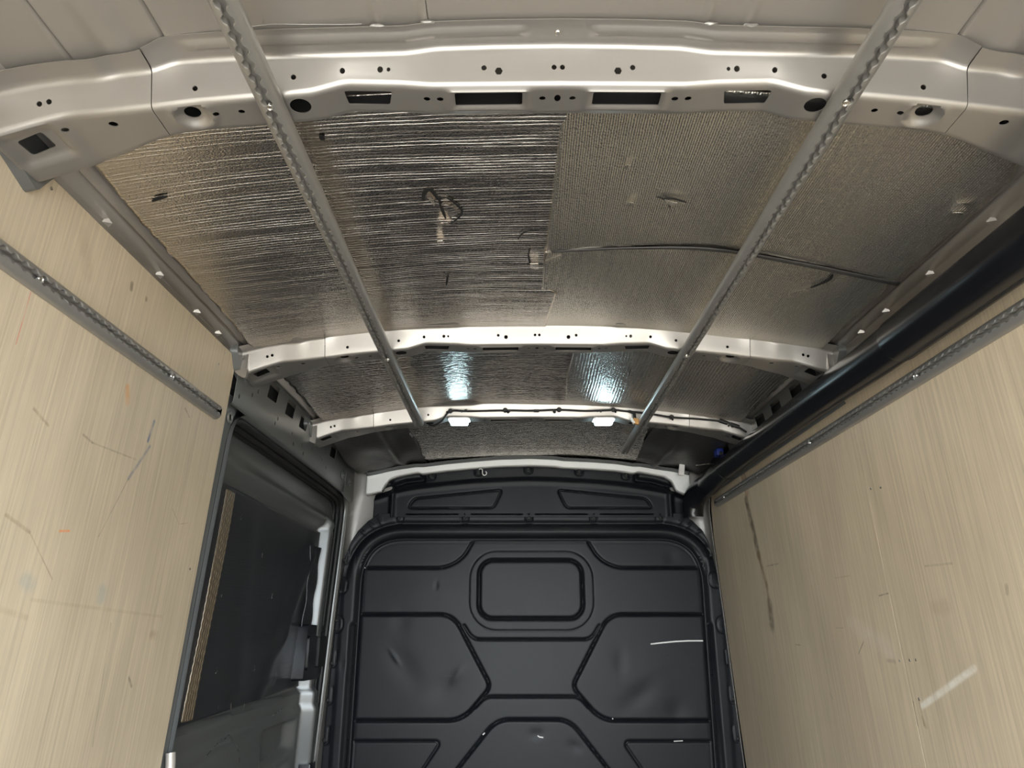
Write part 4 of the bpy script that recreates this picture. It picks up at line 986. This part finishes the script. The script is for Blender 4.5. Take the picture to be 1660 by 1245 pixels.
# wiring loom clipped along the beam face
def loom():
    root = empty('wiring_loom', (0, 2.715, 1.96)); o = Vector(root.location)
    pts = [(-.41, 2.742, 1.927), (-.388, 2.728, 1.921), (-.355, 2.705, 1.933), (-.322, 2.700, 1.970), (-.25, 2.702, 1.971), (-.104, 2.699, 1.974), (0, 2.701, 1.973), (.110, 2.699, 1.976), (.22, 2.702, 1.972), (.325, 2.699, 1.974), (.36, 2.701, 1.972), (.403, 2.699, 1.967), (.46, 2.701, 1.962), (.554, 2.699, 1.945), (.65, 2.699, 1.938), (.757, 2.698, 1.926), (.804, 2.698, 1.909), (.845, 2.702, 1.885)]
    tube('cable', [p - o for p in spline(pts, 8)], .0042, 'cable', root, 8)
    tube('branch_cable', [p - o for p in spline([(.385, 2.699, 1.970), (.405, 2.697, 1.962), (.408, 2.697, 1.950), (.409, 2.699, 1.938)], 6)], .006, 'cable', root, 8, radii=None)
    for x, z in ((-.322, 1.970), (-.104, 1.974), (.110, 1.976), (.325, 1.975), (.554, 1.945)):
        lathe_disc('clip', Vector((x, 2.700, z)) - o, (0, -1, 0), [(.0095, 0), (.0095, .006), (.007, .009)], 'rubber', root, 12)
    for x, z in ((.757, 1.926), (.800, 1.911)): tube('tape_wrap', [Vector((x - .016, 2.698, z + .005)) - o, Vector((x + .016, 2.698, z - .006)) - o], .0085, 'rubber', root, 8)
    for x in (-.26, -.09, 0.015, .025, .09): tube('tape_wrap', [Vector((x - .005, 2.7005, 1.9725)) - o, Vector((x + .005, 2.7005, 1.9725)) - o], .0062, 'rubber', root, 8)
    bx_ = box('plug', (.412 - o.x, 2.697 - o.y, 1.927 - o.z), (.024, .016, .022), 'brass', root, .002, (0, .3, 0)); bx_['label'] = 'tan plug on the branch cable'
    box('plug_tag', (.399 - o.x, 2.695 - o.y, 1.929 - o.z), (.008, .014, .024), 'tape', root, .0015, (0, -.5, 0))
    tag(root, 'black wiring loom clipped along the lamp-carrying roof beam', 'wiring')
loom()
# white taped stay at the right front roof corner
def stay():
    root = empty('roof_stay', (.742, 3.40, 1.86))
    bm = bmesh.new(); prism(bm, [(-.015, .0), (.012, -.004), (.026, .088), (.046, .104), (.040, .112), (.018, .106), (-.006, .106), (-.028, .112), (-.032, .106), (.0, .084)], 'y', -.006, .006); mk_bm('strap', bm, 'tape', root, 30)
    tag(root, 'white taped strap standing at the right front roof corner beside the duct', 'strap')
stay()
# blue clip and wires near the right front corner
root = empty('wire_clip', (.83, 3.05, 1.885)); box('clip_body', (0, 0, 0), (.03, .05, .03), 'blue', root, .004); lathe_disc('clip_knob', (.0, -.03, -.008), (0, -1, -.4), [(.009, 0), (.009, .008), (.006, .012)], 'steel', root, 12)
tag(root, 'small blue wire clip above the duct near the right front roof corner', 'clip')
for i, (z, lab) in enumerate(((1.90, 'thin grey wire stretched across the right front roof corner, upper one'), (1.865, 'thin grey wire stretched across the right front roof corner, lower one'))):
    tag(tube('wire', [(.79, 3.30, z + .02), (.84, 3.28, z + .022), (.862, 3.26, z + .018), (.866, 3.22, z)], .0018, 'steel', None, 6), lab, 'wire')
